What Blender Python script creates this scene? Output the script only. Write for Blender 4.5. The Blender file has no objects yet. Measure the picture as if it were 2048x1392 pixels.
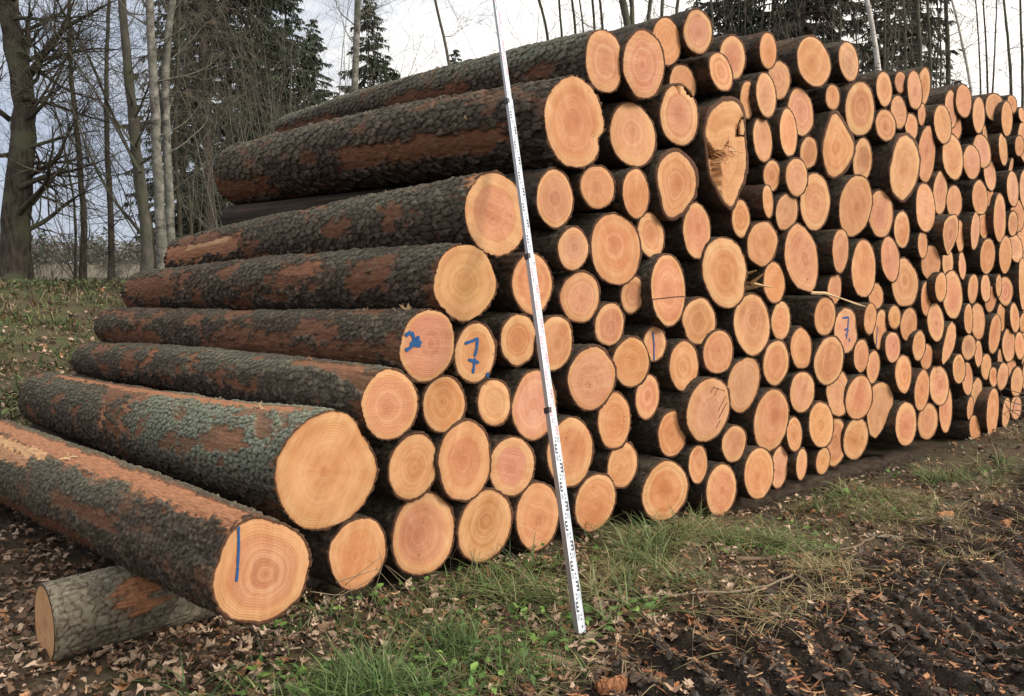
import bpy, math, random
import numpy as np
# ------------------------------------------------------------------ camera, sky, sun, exposure
SC = bpy.context.scene
COL = SC.collection
FPX, HY, CAMH = 1600.0, 550.0, 1.77            # focal length in photo pixels, horizon row, eye height
PITCH = math.atan((696 - HY) / FPX)
cam_d = bpy.data.cameras.new("camera"); cam = bpy.data.objects.new("camera", cam_d); COL.objects.link(cam)
cam_d.sensor_width = 36.0; cam_d.lens = FPX / 2048 * 36.0; cam_d.clip_start = 0.05; cam_d.clip_end = 3000
cam.location = (0, 0, CAMH); cam.rotation_euler = (math.pi / 2 - PITCH, 0, 0)
SC.camera = cam
SUN_EL, SUN_AZ = math.radians(31), math.radians(112)     # azimuth clockwise from +Y (the view direction)
world = bpy.data.worlds.new("World"); SC.world = world; world.use_nodes = True
wn, wl = world.node_tree.nodes, world.node_tree.links
wn.clear()
w_out = wn.new('ShaderNodeOutputWorld'); w_bg = wn.new('ShaderNodeBackground'); wl.new(w_bg.outputs[0], w_out.inputs[0])
w_sky = wn.new('ShaderNodeTexSky'); w_sky.sky_type = 'NISHITA'; w_sky.sun_disc = False
w_sky.sun_elevation = SUN_EL; w_sky.sun_rotation = SUN_AZ; w_sky.air_density = 1.0; w_sky.dust_density = 2.0
w_bg.inputs['Strength'].default_value = 0.083
def wnode(t, **k):
    n_ = wn.new(t)
    for a, b in k.items(): setattr(n_, a, b)
    return n_
w_tc = wnode('ShaderNodeTexCoord')
w_map = wnode('ShaderNodeMapping'); w_map.inputs['Scale'].default_value = (1.6, 1.6, 5.0); wl.new(w_tc.outputs['Generated'], w_map.inputs[0])
w_nz = wnode('ShaderNodeTexNoise'); w_nz.inputs['Scale'].default_value = 2.2; w_nz.inputs['Detail'].default_value = 6; w_nz.inputs['Roughness'].default_value = .55
wl.new(w_map.outputs[0], w_nz.inputs['Vector'])
w_sep = wnode('ShaderNodeSeparateXYZ'); wl.new(w_tc.outputs['Generated'], w_sep.inputs[0])
def wmath(op, a, b, clamp=False):
    m = wnode('ShaderNodeMath', operation=op); m.use_clamp = clamp
    for i, v in enumerate((a, b)):
        if isinstance(v, (int, float)): m.inputs[i].default_value = v
        else: wl.new(v, m.inputs[i])
    return m.outputs[0]
# clouds: grey-blue low on the left, brilliant on the right, brighter overhead as an overcast sky is
w_side = wmath('MULTIPLY_ADD', w_sep.outputs[0], 1.2); w_side.node.inputs[2].default_value = 0.55
w_fac = wmath('ADD', w_side, wmath('MULTIPLY', wmath('SUBTRACT', w_nz.outputs[0], 0.5), 2.0))
w_fac = wmath('ADD', w_fac, wmath('MULTIPLY', w_sep.outputs[2], 0.9), True)
w_ramp = wnode('ShaderNodeValToRGB'); wl.new(w_fac, w_ramp.inputs[0])
e = w_ramp.color_ramp.elements
e[0].position = 0.0; e[0].color = (6.6, 7.4, 9.1, 1)
e[1].position = 1.0; e[1].color = (18.0, 17.0, 15.6, 1)
m_ = e.new(0.5); m_.color = (8.6, 9.1, 10.0, 1)
w_zen = wmath('MULTIPLY_ADD', wmath('MAXIMUM', w_sep.outputs[2], 0.0), 0.5); w_zen.node.inputs[2].default_value = 0.9
w_cl = wnode('ShaderNodeVectorMath', operation='SCALE'); wl.new(w_ramp.outputs[0], w_cl.inputs[0]); wl.new(w_zen, w_cl.inputs['Scale'])
w_mix = wnode('ShaderNodeMix', data_type='RGBA'); w_mix.inputs[0].default_value = 0.88
wl.new(w_sky.outputs[0], w_mix.inputs[6]); wl.new(w_cl.outputs[0], w_mix.inputs[7]); wl.new(w_mix.outputs[2], w_bg.inputs[0])
sun_d = bpy.data.lights.new("sun", 'SUN'); sun_d.energy = 3.3; sun_d.angle = math.radians(20); sun_d.color = (1.0, 0.93, 0.83)
sun = bpy.data.objects.new("sun", sun_d); COL.objects.link(sun)
sun.rotation_euler = (math.pi / 2 - SUN_EL, 0, math.pi - SUN_AZ)
SC.view_settings.view_transform = 'Standard'; SC.view_settings.look = 'None'
SC.view_settings.exposure = 0.10; SC.view_settings.gamma = 1.0; SC.view_settings.use_curve_mapping = False
SC.cycles.max_bounces = 5; SC.cycles.diffuse_bounces = 3; SC.cycles.glossy_bounces = 2
# ------------------------------------------------------------------ the measured frame of the place
RNG = np.random.default_rng(7); random.seed(7)
_F = np.array([0, math.cos(PITCH), -math.sin(PITCH)]); _U = np.array([0, math.sin(PITCH), math.cos(PITCH)]); _R = np.array([1., 0, 0])
EYE = np.array([0, 0, CAMH])
def ray(x, y): return (x - 1024) / FPX * _R - (y - 696) / FPX * _U + _F
YAW = math.radians(39)
NV = np.array([-math.sin(YAW), math.cos(YAW), 0.0])     # into the pile, square to its front
SV = np.array([math.cos(YAW), math.sin(YAW), 0.0])      # along the pile's front, to the right
U0 = 3.8975
def on_front(x, y, off=0.0):
    d = ray(x, y); return EYE + d * ((U0 + off - EYE @ NV) / (d @ NV))
def at_dist(x, y, Y):
    d = ray(x, y); return EYE + d * (Y / d[1])
_a = ray(-868, 554); AXIS = _a / np.linalg.norm(_a)       # the way the logs lie, going back
# ------------------------------------------------------------------ helpers
def smooth(a, b, x):
    t = np.clip((x - a) / (b - a), 0, 1); return t * t * (3 - 2 * t)
def _hash(i, j, k):
    v = np.sin(i * 127.1 + j * 311.7 + k * 74.7) * 43758.5453
    return v - np.floor(v)
def vnoise(x, y, seed=0, wrap=None):
    xi, yi = np.floor(x), np.floor(y); fx, fy = x - xi, y - yi
    fx = fx * fx * (3 - 2 * fx); fy = fy * fy * (3 - 2 * fy)
    w = (lambda a: np.mod(a, wrap)) if wrap else (lambda a: a)
    a = _hash(w(xi), yi, seed); b = _hash(w(xi + 1), yi, seed); c = _hash(w(xi), yi + 1, seed); d = _hash(w(xi + 1), yi + 1, seed)
    return (a * (1 - fx) + b * fx) * (1 - fy) + (c * (1 - fx) + d * fx) * fy
def fbm(x, y, seed=0, octs=4):
    r, a, t = 0, 1.0, 0
    for o in range(octs): r = r + a * vnoise(x * 2 ** o, y * 2 ** o, seed + o * 7.3); t += a; a *= .5
    return r / t
def worley(x, y, seed, wrap):
    xi, yi = np.floor(x), np.floor(y)
    f1 = np.full(x.shape, 9.); f2 = np.full(x.shape, 9.); cid = np.zeros(x.shape); dx1 = np.zeros(x.shape); dy1 = np.zeros(x.shape)
    for dx in (-1, 0, 1):
        for dy in (-1, 0, 1):
            cx, cy = xi + dx, yi + dy; wx = np.mod(cx, wrap)
            px = cx + .1 + .8 * _hash(wx, cy, seed); py = cy + .1 + .8 * _hash(wx, cy, seed + 3.1)
            d = np.hypot(x - px, y - py); near = d < f1
            f2 = np.where(near, f1, np.minimum(f2, d))
            cid = np.where(near, _hash(wx, cy, seed + 9.7), cid); dx1 = np.where(near, x - px, dx1); dy1 = np.where(near, y - py, dy1)
            f1 = np.where(near, d, f1)
    return f1, f2, cid, dx1, dy1
def mesh_obj(name, verts, faces, mats, parent=None, smooth_=True, attrs=None, midx=None):
    """faces: list of int arrays (n,3) / (n,4); attrs: {name: (n_verts,4)}"""
    me = bpy.data.meshes.new(name)
    verts = np.asarray(verts, np.float32)
    faces = [np.asarray(f_, np.int32) for f_ in faces if len(f_)]
    me.vertices.add(len(verts)); me.vertices.foreach_set('co', verts.ravel())
    nl = sum(f_.size for f_ in faces); npol = sum(len(f_) for f_ in faces)
    me.loops.add(nl); me.polygons.add(npol)
    me.loops.foreach_set('vertex_index', np.concatenate([f_.ravel() for f_ in faces]))
    tot = np.concatenate([np.full(len(f_), f_.shape[1], np.int32) for f_ in faces])
    st = np.concatenate([[0], np.cumsum(tot)[:-1]]).astype(np.int32)
    me.polygons.foreach_set('loop_start', st)
    if midx is not None: me.polygons.foreach_set('material_index', np.asarray(midx, np.int32))
    me.polygons.foreach_set('use_smooth', np.full(npol, smooth_, bool))
    for m in (mats if isinstance(mats, (list, tuple)) else [mats]): me.materials.append(m)
    for k, v in (attrs or {}).items():
        at = me.attributes.new(k, 'FLOAT_COLOR', 'POINT'); at.data.foreach_set('color', np.asarray(v, np.float32).ravel())
    me.update(calc_edges=True); me.validate()
    o = bpy.data.objects.new(name, me); COL.objects.link(o)
    if parent is not None: o.parent = parent
    return o
def thing(name, label, cat, loc=(0, 0, 0), group=None):
    o = bpy.data.objects.new(name, None); COL.objects.link(o); o.location = tuple(float(v) for v in loc); o.empty_display_size = .1
    o['label'] = label; o['category'] = cat
    if group: o['group'] = group
    return o
def tag(o, label, cat, group=None, kind=None):
    o['label'] = label; o['category'] = cat
    if group: o['group'] = group
    if kind: o['kind'] = kind
    return o
class MB:
    """gathers tubes, quads and boxes into one mesh"""
    def __init__(s): s.v = []; s.q = []; s.t = []; s.c = []; s.n = 0
    def add(s, v, q=None, t=None, c=None):
        v = np.asarray(v, float); 
        if q is not None and len(q): s.q.append(np.asarray(q) + s.n)
        if t is not None and len(t): s.t.append(np.asarray(t) + s.n)
        s.v.append(v); s.n += len(v)
        if c is not None: s.c.append(np.broadcast_to(np.asarray(c, float), (len(v), 4)))
    def tube(s, pts, rad, sides=6, c=None, cap=True, rough=0):
        pts = np.asarray(pts, float); n = len(pts); rad = np.broadcast_to(np.asarray(rad, float), (n,))
        tg = np.gradient(pts, axis=0); tg /= np.linalg.norm(tg, axis=1)[:, None] + 1e-9
        up = np.array([0, 0, 1.]) if abs(tg[0][2]) < .9 else np.array([1., 0, 0])
        a = np.cross(tg, up); a /= np.linalg.norm(a, axis=1)[:, None] + 1e-9; b = np.cross(tg, a)
        th = np.arange(sides) * 2 * np.pi / sides
        rr = rad[:, None] * (1 + (RNG.normal(0, rough, (n, sides)) if rough else 0))
        v = pts[:, None] + (a[:, None] * np.cos(th)[None, :, None] + b[:, None] * np.sin(th)[None, :, None]) * np.asarray(rr)[..., None]
        i = np.arange(n - 1)[:, None] * sides; j = np.arange(sides)[None]; j2 = (j + 1) % sides
        q = np.stack([i + j, i + j2, i + sides + j2, i + sides + j], -1).reshape(-1, 4)
        V = v.reshape(-1, 3); t = []
        if cap:
            V = np.vstack([V, pts[0], pts[-1]]); m = n * sides
            t = [(m, (k + 1) % sides, k) for k in range(sides)] + [(m + 1, (n - 1) * sides + k, (n - 1) * sides + (k + 1) % sides) for k in range(sides)]
        s.add(V, q, t, c)
    def box(s, o, ax, ay, az, c=None):
        """o = corner, ax ay az = edge vectors"""
        o, ax, ay, az = map(np.asarray, (o, ax, ay, az))
        v = [o, o + ax, o + ax + ay, o + ay, o + az, o + ax + az, o + ax + ay + az, o + ay + az]
        s.add(v, [(0, 3, 2, 1), (4, 5, 6, 7), (0, 1, 5, 4), (1, 2, 6, 5), (2, 3, 7, 6), (3, 0, 4, 7)], None, c)
    def build(s, name, mats, parent=None, smooth_=True):
        at = {'tint': np.concatenate(s.c)} if s.c else None
        return mesh_obj(name, np.concatenate(s.v), [np.concatenate(s.q) if s.q else [], np.concatenate(s.t) if s.t else []], mats, parent, smooth_, at)
# ------------------------------------------------------------------ materials
class NT:
    def __init__(s, name):
        s.m = bpy.data.materials.new(name); s.m.use_nodes = True; s.t = s.m.node_tree; s.t.nodes.clear()
        s.out = s.t.nodes.new('ShaderNodeOutputMaterial'); s.b = s.t.nodes.new('ShaderNodeBsdfPrincipled'); s.t.links.new(s.b.outputs[0], s.out.inputs[0])
    def n(s, ty, **k):
        x = s.t.nodes.new(ty)
        for a, b in k.items(): setattr(x, a, b)
        return x
    def set(s, sock, v):
        if hasattr(v, 'is_linked') or hasattr(v, 'links'): s.t.links.new(v, sock)
        elif isinstance(v, (tuple, list)) and len(v) == 3 and sock.type == 'RGBA': sock.default_value = (*v, 1)
        else: sock.default_value = v
    def math(s, op, a, b=0.0, c=None, clamp=False):
        x = s.n('ShaderNodeMath', operation=op); x.use_clamp = clamp; s.set(x.inputs[0], a); s.set(x.inputs[1], b)
        if c is not None: s.set(x.inputs[2], c)
        return x.outputs[0]
    def mix(s, f, a, b, blend='MIX'):
        x = s.n('ShaderNodeMix', data_type='RGBA', blend_type=blend); x.clamp_factor = True
        s.set(x.inputs[0], f); s.set(x.inputs[6], a); s.set(x.inputs[7], b); return x.outputs[2]
    def ramp(s, f, *st):
        x = s.n('ShaderNodeValToRGB'); s.set(x.inputs[0], f); el = x.color_ramp.elements
        while len(el) < len(st): el.new(.5)
        for q, (p, c) in zip(el, st): q.position = p; q.color = (c, c, c, 1) if isinstance(c, (int, float)) else (*c, 1)
        return x.outputs[0]
    def noise(s, vec, scale, detail=3, rough=.5, dist=0):
        x = s.n('ShaderNodeTexNoise'); s.set(x.inputs['Scale'], scale); x.inputs['Detail'].default_value = detail; x.inputs['Roughness'].default_value = rough
        x.inputs['Distortion'].default_value = dist
        if vec is not None: s.t.links.new(vec, x.inputs['Vector'])
        return x.outputs[0]
    def attr(s, name):
        x = s.n('ShaderNodeAttribute'); x.attribute_name = name; return x
    def mapping(s, vec, scale=(1, 1, 1), loc=(0, 0, 0), rot=(0, 0, 0)):
        x = s.n('ShaderNodeMapping'); s.t.links.new(vec, x.inputs[0]); s.set(x.inputs['Scale'], scale); s.set(x.inputs['Location'], loc); s.set(x.inputs['Rotation'], rot); return x.outputs[0]
    def bump(s, h, strength=.5, dist=.01):
        x = s.n('ShaderNodeBump'); x.inputs['Strength'].default_value = strength; x.inputs['Distance'].default_value = dist; s.t.links.new(h, x.inputs['Height']); s.t.links.new(x.outputs[0], s.b.inputs['Normal'])
    def done(s, color=None, rough=.8, spec=.3):
        if color is not None: s.set(s.b.inputs['Base Color'], color)
        s.set(s.b.inputs['Roughness'], rough); s.b.inputs['Specular IOR Level'].default_value = spec; return s.m

def mat_wood():
    k = NT('sawn_wood'); at = k.attr('ring')                    # ring: r = 0 at the pith .. 1 at the rim, gb = position on the face in metres
    sx = k.n('ShaderNodeSeparateColor'); k.t.links.new(at.outputs['Color'], sx.inputs[0]); r = sx.outputs[0]
    size = at.outputs['Alpha']                                   # radius in metres
    info = k.n('ShaderNodeObjectInfo'); rnd = info.outputs['Random']; heart = info.outputs['Color']
    cb = k.n('ShaderNodeCombineXYZ'); k.t.links.new(sx.outputs[1], cb.inputs[0]); k.t.links.new(sx.outputs[2], cb.inputs[1]); k.t.links.new(k.math('MULTIPLY', rnd, 37.0), cb.inputs[2])
    P = cb.outputs[0]
    n1 = k.noise(P, 5, 3, .5); n2 = k.noise(P, 22, 3, .6); n3 = k.noise(P, 140, 2, .7)
    rw = k.math('ADD', r, k.math('MULTIPLY', k.math('SUBTRACT', n1, .5), .14))
    # growth rings
    ph = k.math('MULTIPLY', k.math('MULTIPLY', k.math('ADD', r, k.math('MULTIPLY', k.math('SUBTRACT', n1, .5), .10)), size), 520.0)
    rg = k.math('MULTIPLY_ADD', k.math('SINE', ph), .5, .5); rg = k.math('POWER', rg, 3.0)
    wide = k.math('MULTIPLY_ADD', k.math('SINE', k.math('MULTIPLY', ph, .17)), .5, .5)
    # saw kerf lines, turned differently on every end
    rot = k.n('ShaderNodeVectorRotate', rotation_type='Z_AXIS'); k.t.links.new(P, rot.inputs[0]); k.t.links.new(k.math('MULTIPLY', rnd, 19.0), rot.inputs['Angle'])
    st = k.mapping(rot.outputs[0], (210, 9, 1)); kerf = k.noise(st, 1.0, 3, .6)
    st2 = k.mapping(rot.outputs[0], (26, 2.2, 1)); kerf2 = k.noise(st2, 1.0, 2, .5)
    # colours
    edge = k.math('MULTIPLY_ADD', rnd, .24, .66)
    sap = k.math('MULTIPLY_ADD', k.math('SUBTRACT', rw, edge), 16.0, .5, True)
    sapc = k.mix(n2, (.49, .272, .115), (.63, .40, .20))
    hc = k.mix(k.math('MULTIPLY', r, .8), heart, k.mix(.35, heart, (.60, .31, .13)))
    col = k.mix(k.math('MULTIPLY', sap, k.math('MULTIPLY_ADD', k.math('FRACT', k.math('MULTIPLY', rnd, 7.31)), .55, .45)), hc, sapc)
    line = k.math('MULTIPLY', k.math('SUBTRACT', 1.0, k.math('ABSOLUTE', k.math('MULTIPLY', k.math('SUBTRACT', rw, edge), 14.0)), None, True), .35)
    col = k.mix(line, col, (.50, .23, .085))
    col = k.mix(k.math('MULTIPLY', k.math('MULTIPLY', rg, .28), n2), col, (.40, .185, .075))
    col = k.mix(k.math('MULTIPLY', wide, .12), col, (.50, .25, .12))
    col = k.mix(k.ramp(n1, (.35, 0.0), (.75, .45)), col, (.64, .34, .19))
    col = k.mix(k.math('MULTIPLY', k.ramp(kerf, (.42, 0.0), (.72, 1.0)), k.math('MULTIPLY_ADD', k.math('FRACT', k.math('MULTIPLY', rnd, 13.7)), .45, .08)), col, (.40, .19, .08))
    col = k.mix(k.ramp(kerf2, (.52, 0.0), (.8, .22)), col, (.72, .48, .28))
    # specks, drying checks around the pith, grubby rim
    col = k.mix(k.ramp(n3, (.66, 0.0), (.78, .6)), col, (.22, .10, .05))
    blot = k.noise(k.mapping(P, (1, 1, 1), (3.3, 1.7, 0)), 9, 2, .5)
    col = k.mix(k.ramp(blot, (.68, 0.0), (.8, .5)), col, (.34, .15, .07))
    nv = k.n('ShaderNodeVectorMath', operation='NORMALIZE'); cb2 = k.n('ShaderNodeCombineXYZ'); k.t.links.new(sx.outputs[1], cb2.inputs[0]); k.t.links.new(sx.outputs[2], cb2.inputs[1]); k.t.links.new(cb2.outputs[0], nv.inputs[0])
    ad = k.n('ShaderNodeVectorMath', operation='ADD'); k.t.links.new(nv.outputs[0], ad.inputs[0]); cb3 = k.n('ShaderNodeCombineXYZ'); k.t.links.new(k.math('MULTIPLY_ADD', rnd, 41.0, k.math('MULTIPLY', r, .35)), cb3.inputs[2]); k.t.links.new(cb3.outputs[0], ad.inputs[1])
    rad = k.noise(ad.outputs[0], 9.0, 4, .7); radf = k.noise(ad.outputs[0], 2.2, 2, .5)
    col = k.mix(k.ramp(radf, (.45, 0.0), (.8, .4)), col, (.42, .155, .055))
    col = k.mix(k.math('MULTIPLY', k.ramp(rad, (.60, 0.0), (.68, 1.0)), k.ramp(r, (.05, .8), (.75, .10))), col, (.16, .065, .03))
    vo = k.n('ShaderNodeTexVoronoi'); vo.inputs['Scale'].default_value = 5.5; k.t.links.new(P, vo.inputs['Vector']); vs = k.n('ShaderNodeSeparateColor'); k.t.links.new(vo.outputs['Color'], vs.inputs[0])
    kn = k.math('MULTIPLY', k.math('GREATER_THAN', vs.outputs[0], .55), k.math('LESS_THAN', k.math('ABSOLUTE', k.math('SUBTRACT', k.math('ADD', vo.outputs['Distance'], k.math('MULTIPLY', n2, .06)), k.math('MULTIPLY_ADD', vs.outputs[1], .09, .05))), .012))
    col = k.mix(k.math('MULTIPLY', kn, .75), col, (.17, .07, .035))
    lum = k.noise(k.mapping(rot.outputs[0], (14, 3, 1), (2.2, 5, 0)), 1.0, 4, .65); col = k.mix(k.ramp(lum, (.34, .28), (.54, 0.0)), col, k.mix(1.0, col, (.66, .56, .50), 'MULTIPLY')); col = k.mix(k.ramp(lum, (.58, 0.0), (.78, .22)), col, (.74, .48, .30))
    cbb = k.n('ShaderNodeCombineXYZ'); k.t.links.new(k.math('MULTIPLY_ADD', rw, k.math('MULTIPLY_ADD', size, 22.0, 3.0), k.math('MULTIPLY', rnd, 53.0)), cbb.inputs[0]); k.t.links.new(k.math('MULTIPLY', rnd, 91.0), cbb.inputs[1])
    band = k.noise(cbb.outputs[0], 1.0, 2, .6); col = k.mix(k.ramp(band, (.48, 0.0), (.68, .32)), col, k.mix(1.0, col, (.74, .60, .50), 'MULTIPLY')); col = k.mix(k.ramp(band, (.34, .22), (.48, 0.0)), col, (.66, .42, .23))
    col = k.mix(k.ramp(r, (.0, .55), (.34, 0.0)), col, k.mix(1.0, col, (.80, .64, .54), 'MULTIPLY'))
    big = k.noise(k.mapping(P, (1, 1, 1), (9.1, 4.4, 0)), 3.2, 3, .6); col = k.mix(k.ramp(big, (.5, 0.0), (.72, .5)), col, k.mix(1.0, col, (.80, .62, .52), 'MULTIPLY'))
    rim = k.math('MULTIPLY_ADD', k.math('SUBTRACT', k.math('ADD', r, k.math('MULTIPLY', n2, .03)), .985), 30.0, 0, True)
    col = k.mix(k.math('MULTIPLY', rim, .8), col, (.15, .062, .026))
    h = k.math('ADD', k.math('MULTIPLY', kerf, 1.0), k.math('MULTIPLY', rg, .25))
    k.bump(h, .6, .004)
    return k.done(col, .72, .25)
def mat_bark():
    k = NT('bark'); at = k.attr('bk'); sx = k.n('ShaderNodeSeparateColor'); k.t.links.new(at.outputs['Color'], sx.inputs[0])
    cell, crack, peel, lich = sx.outputs[0], sx.outputs[1], sx.outputs[2], at.outputs['Alpha']
    uv = k.attr('buv').outputs['Color']                          # arc, length in metres
    info = k.n('ShaderNodeObjectInfo')
    n1 = k.noise(uv, 7, 4, .6); n2 = k.noise(uv, 45, 4, .65); n3 = k.noise(uv, 160, 3, .7)
    base = k.mix(cell, (.024, .015, .010), (.165, .126, .088))
    base = k.mix(k.ramp(n1, (.35, .8), (.60, 0.0)), base, (.036, .022, .015))
    base = k.mix(k.math('MULTIPLY', k.ramp(n2, (.45, 0.0), (.75, .9)), cell), base, (.22, .195, .16))
    base = k.mix(k.ramp(n3, (.55, 0.0), (.75, .4)), base, (.060, .028, .016))
    lf = k.math('MULTIPLY', lich, k.ramp(k.noise(uv, 60, 4, .7), (.38, .1), (.56, 1.0)))
    base = k.mix(k.math('MULTIPLY', lf, .85), base, k.mix(n2, (.15, .19, .125), (.38, .43, .33)))
    base = k.mix(k.math('MULTIPLY', crack, .85), base, (.020, .011, .007))
    fib = k.noise(k.mapping(uv, (120, 10, 1)), 1.0, 4, .6)
    pc = k.mix(k.ramp(fib, (.3, 0.0), (.7, 1.0)), (.085, .030, .014), (.27, .105, .042))
    pc = k.mix(k.ramp(n2, (.5, 0.0), (.72, .6)), pc, (.06, .028, .018))
    pc = k.mix(k.math('MULTIPLY', k.math('SUBTRACT', peel, .82), 6.0, None, True), pc, k.mix(k.ramp(fib, (.3, 0.0), (.7, 1.0)), (.17, .060, .028), (.46, .215, .105)))
    pm = k.math('MULTIPLY', peel, k.ramp(n2, (.28, .4), (.5, 1.0)))
    col = k.mix(pm, base, pc)
    pale = k.math('MULTIPLY', k.math('SUBTRACT', peel, 1.0), 1.0, None, True)     # peel above 1: bare pale wood
    col = k.mix(k.math('MULTIPLY', pale, k.ramp(fib, (.35, .3), (.6, 1.0))), col, (.62, .40, .19))
    h = k.math('ADD', k.math('MULTIPLY', n2, 1.0), k.math('MULTIPLY', n3, .6))
    k.bump(h, .9, .008)
    return k.done(col, k.math('SUBTRACT', .92, k.math('MULTIPLY', peel, .2)), .25)
def mat_tint(name, rough=.8, var=.25, scale=60, bump=.4, trans=0, spec=.3):
    """colour from the mesh's own tint, broken up by noise"""
    k = NT(name); c = k.attr('tint').outputs['Color']; g = k.n('ShaderNodeNewGeometry').outputs['Position']
    n_ = k.noise(g, scale, 3, .6)
    col = k.mix(k.math('MULTIPLY', n_, var * 2), c, k.mix(1.0, c, (.35, .32, .3), 'MULTIPLY'))
    if bump: k.bump(n_, bump, .004)
    if trans: k.b.inputs['Transmission Weight'].default_value = 0; k.b.inputs['Subsurface Weight'].default_value = 0
    return k.done(col, rough, spec)
def mat_trunk(name, c1, c2, scale=18, stretch=.25, c3=None):
    k = NT(name); p = k.n('ShaderNodeTexCoord').outputs['Object']; info = k.n('ShaderNodeObjectInfo').outputs['Random']
    v = k.mapping(p, (1, 1, stretch)); a = k.noise(v, scale, 5, .65); b = k.noise(p, 1.7, 3, .5)
    col = k.mix(k.ramp(a, (.35, 0.0), (.65, 1.0)), c1, c2)
    if c3: col = k.mix(k.ramp(b, (.5, 0.0), (.62, .8)), col, c3)
    col = k.mix(k.math('MULTIPLY', info, .3), col, c1)
    k.bump(a, .8, .02); return k.done(col, .9, .2)
def mat_birch():
    k = NT('birch_bark'); p = k.n('ShaderNodeTexCoord').outputs['Object']
    a = k.noise(k.mapping(p, (2.5, 2.5, 9)), 2.2, 3, .6); b = k.noise(k.mapping(p, (6, 6, 40)), 1.0, 2, .5); c = k.noise(p, 1.1, 3, .6)
    col = k.mix(k.ramp(c, (.35, 0.0), (.65, 1.0)), (.42, .40, .36), (.66, .63, .58))
    col = k.mix(k.ramp(a, (.60, 0.0), (.66, .95)), col, (.045, .038, .033)); col = k.mix(k.ramp(b, (.62, 0.0), (.7, .6)), col, (.10, .09, .08))
    k.bump(a, .4, .01); return k.done(col, .75, .25)
def mat_plain(name, c, rough=.5, metal=0.0, spec=.5, var=.12):
    k = NT(name); p = k.n('ShaderNodeTexCoord').outputs['Object']; n_ = k.noise(p, 30, 4, .6)
    k.b.inputs['Metallic'].default_value = metal
    return k.done(k.mix(k.math('MULTIPLY', n_, var * 2), c, tuple(v * .55 for v in c)), rough, spec)
def mat_ground():
    k = NT('ground_soil'); g = k.attr('gm'); sx = k.n('ShaderNodeSeparateColor'); k.t.links.new(g.outputs['Color'], sx.inputs[0])
    track, green, far = sx.outputs[0], sx.outputs[1], sx.outputs[2]
    p = k.n('ShaderNodeNewGeometry').outputs['Position']
    a = k.noise(p, 2.5, 5, .6); b = k.noise(p, 24, 5, .7); c = k.noise(p, 110, 4, .7); d = k.noise(p, .6, 4, .6)
    litter = k.mix(b, (.035, .024, .017), (.115, .075, .048)); litter = k.mix(k.ramp(c, (.5, 0.0), (.72, .7)), litter, (.20, .135, .085))
    mud = k.mix(k.ramp(b, (.3, 0.0), (.7, 1.0)), (.012, .009, .007), (.042, .030, .022)); mud = k.mix(k.ramp(c, (.54, 0.0), (.68, .8)), mud, (.15, .105, .070))
    mud = k.mix(k.ramp(a, (.52, 0.0), (.7, .35)), mud, (.045, .048, .022))
    gr = k.mix(b, (.030, .045, .014), (.085, .105, .035)); gr = k.mix(k.ramp(c, (.5, 0.0), (.68, .7)), gr, (.13, .10, .055))
    gf = k.math('MULTIPLY', green, k.ramp(a, (.38, .1), (.6, 1.0)))
    col = k.mix(gf, litter, gr); col = k.mix(track, col, mud)
    field = k.mix(d, (.085, .068, .05), (.15, .125, .09)); field = k.mix(k.ramp(a, (.5, 0.0), (.7, .5)), field, (.10, .11, .05))
    col = k.mix(far, col, field)
    h = k.math('ADD', k.math('MULTIPLY', b, 1.0), k.math('MULTIPLY', c, .45)); k.bump(h, .9, .03)
    ro = k.math('SUBTRACT', .95, k.math('MULTIPLY', track, k.ramp(b, (.35, .30), (.6, .05))))
    return k.done(col, ro, .3)
M_WOOD, M_BARK, M_GROUND = mat_wood(), mat_bark(), mat_ground()
M_LEAF = mat_tint('dry_leaf', .7, .3, 90, .5); M_GRASS = mat_tint('grass_blade', .6, .2, 30, 0); M_CHIP = mat_tint('bark_chip', .85, .35, 120, .6)
M_TWIG = mat_tint('twig_bark', .85, .35, 80, .5); M_NEEDLE = mat_tint('needles', .7, .3, 14, 0)
M_OAK = mat_trunk('oak_bark', (.022, .018, .014), (.080, .066, .052), 14, .22, (.085, .09, .055))
M_BEECH = mat_trunk('beech_bark', (.050, .045, .036), (.135, .125, .10), 9, .4, (.085, .10, .06))
M_ALDER = mat_trunk('pale_trunk_bark', (.055, .05, .042), (.30, .285, .25), 7, 1.2, (.12, .125, .095))
M_SPRUCE = mat_trunk('spruce_bark', (.030, .022, .018), (.085, .068, .056), 20, .5)
M_BRANCH = mat_trunk('bare_branch_bark', (.050, .044, .036), (.13, .118, .094), 8, .3, (.09, .10, .06))
M_PALEBRANCH = mat_trunk('pale_branch_bark', (.10, .092, .075), (.20, .185, .155), 8, .3, (.13, .145, .095))
M_BIRCH = mat_birch()
M_BLUE = mat_plain('blue_spray_paint', (.010, .075, .22), .6, 0, .3, .2)
M_ALU = mat_plain('white_scale_face', (.50, .54, .60), .45, .2, .5, .05)
M_ALUSIDE = mat_plain('aluminium_side', (.42, .40, .38), .4, .6, .5, .06)
M_PRINT = mat_plain('black_print', (.03, .03, .034), .5); M_RED = mat_plain('red_print', (.62, .24, .28), .5); M_GREYP = mat_plain('grey_print', (.33, .37, .42), .5)
M_RUBBER = mat_plain('black_plastic', (.015, .015, .017), .45)
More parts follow.
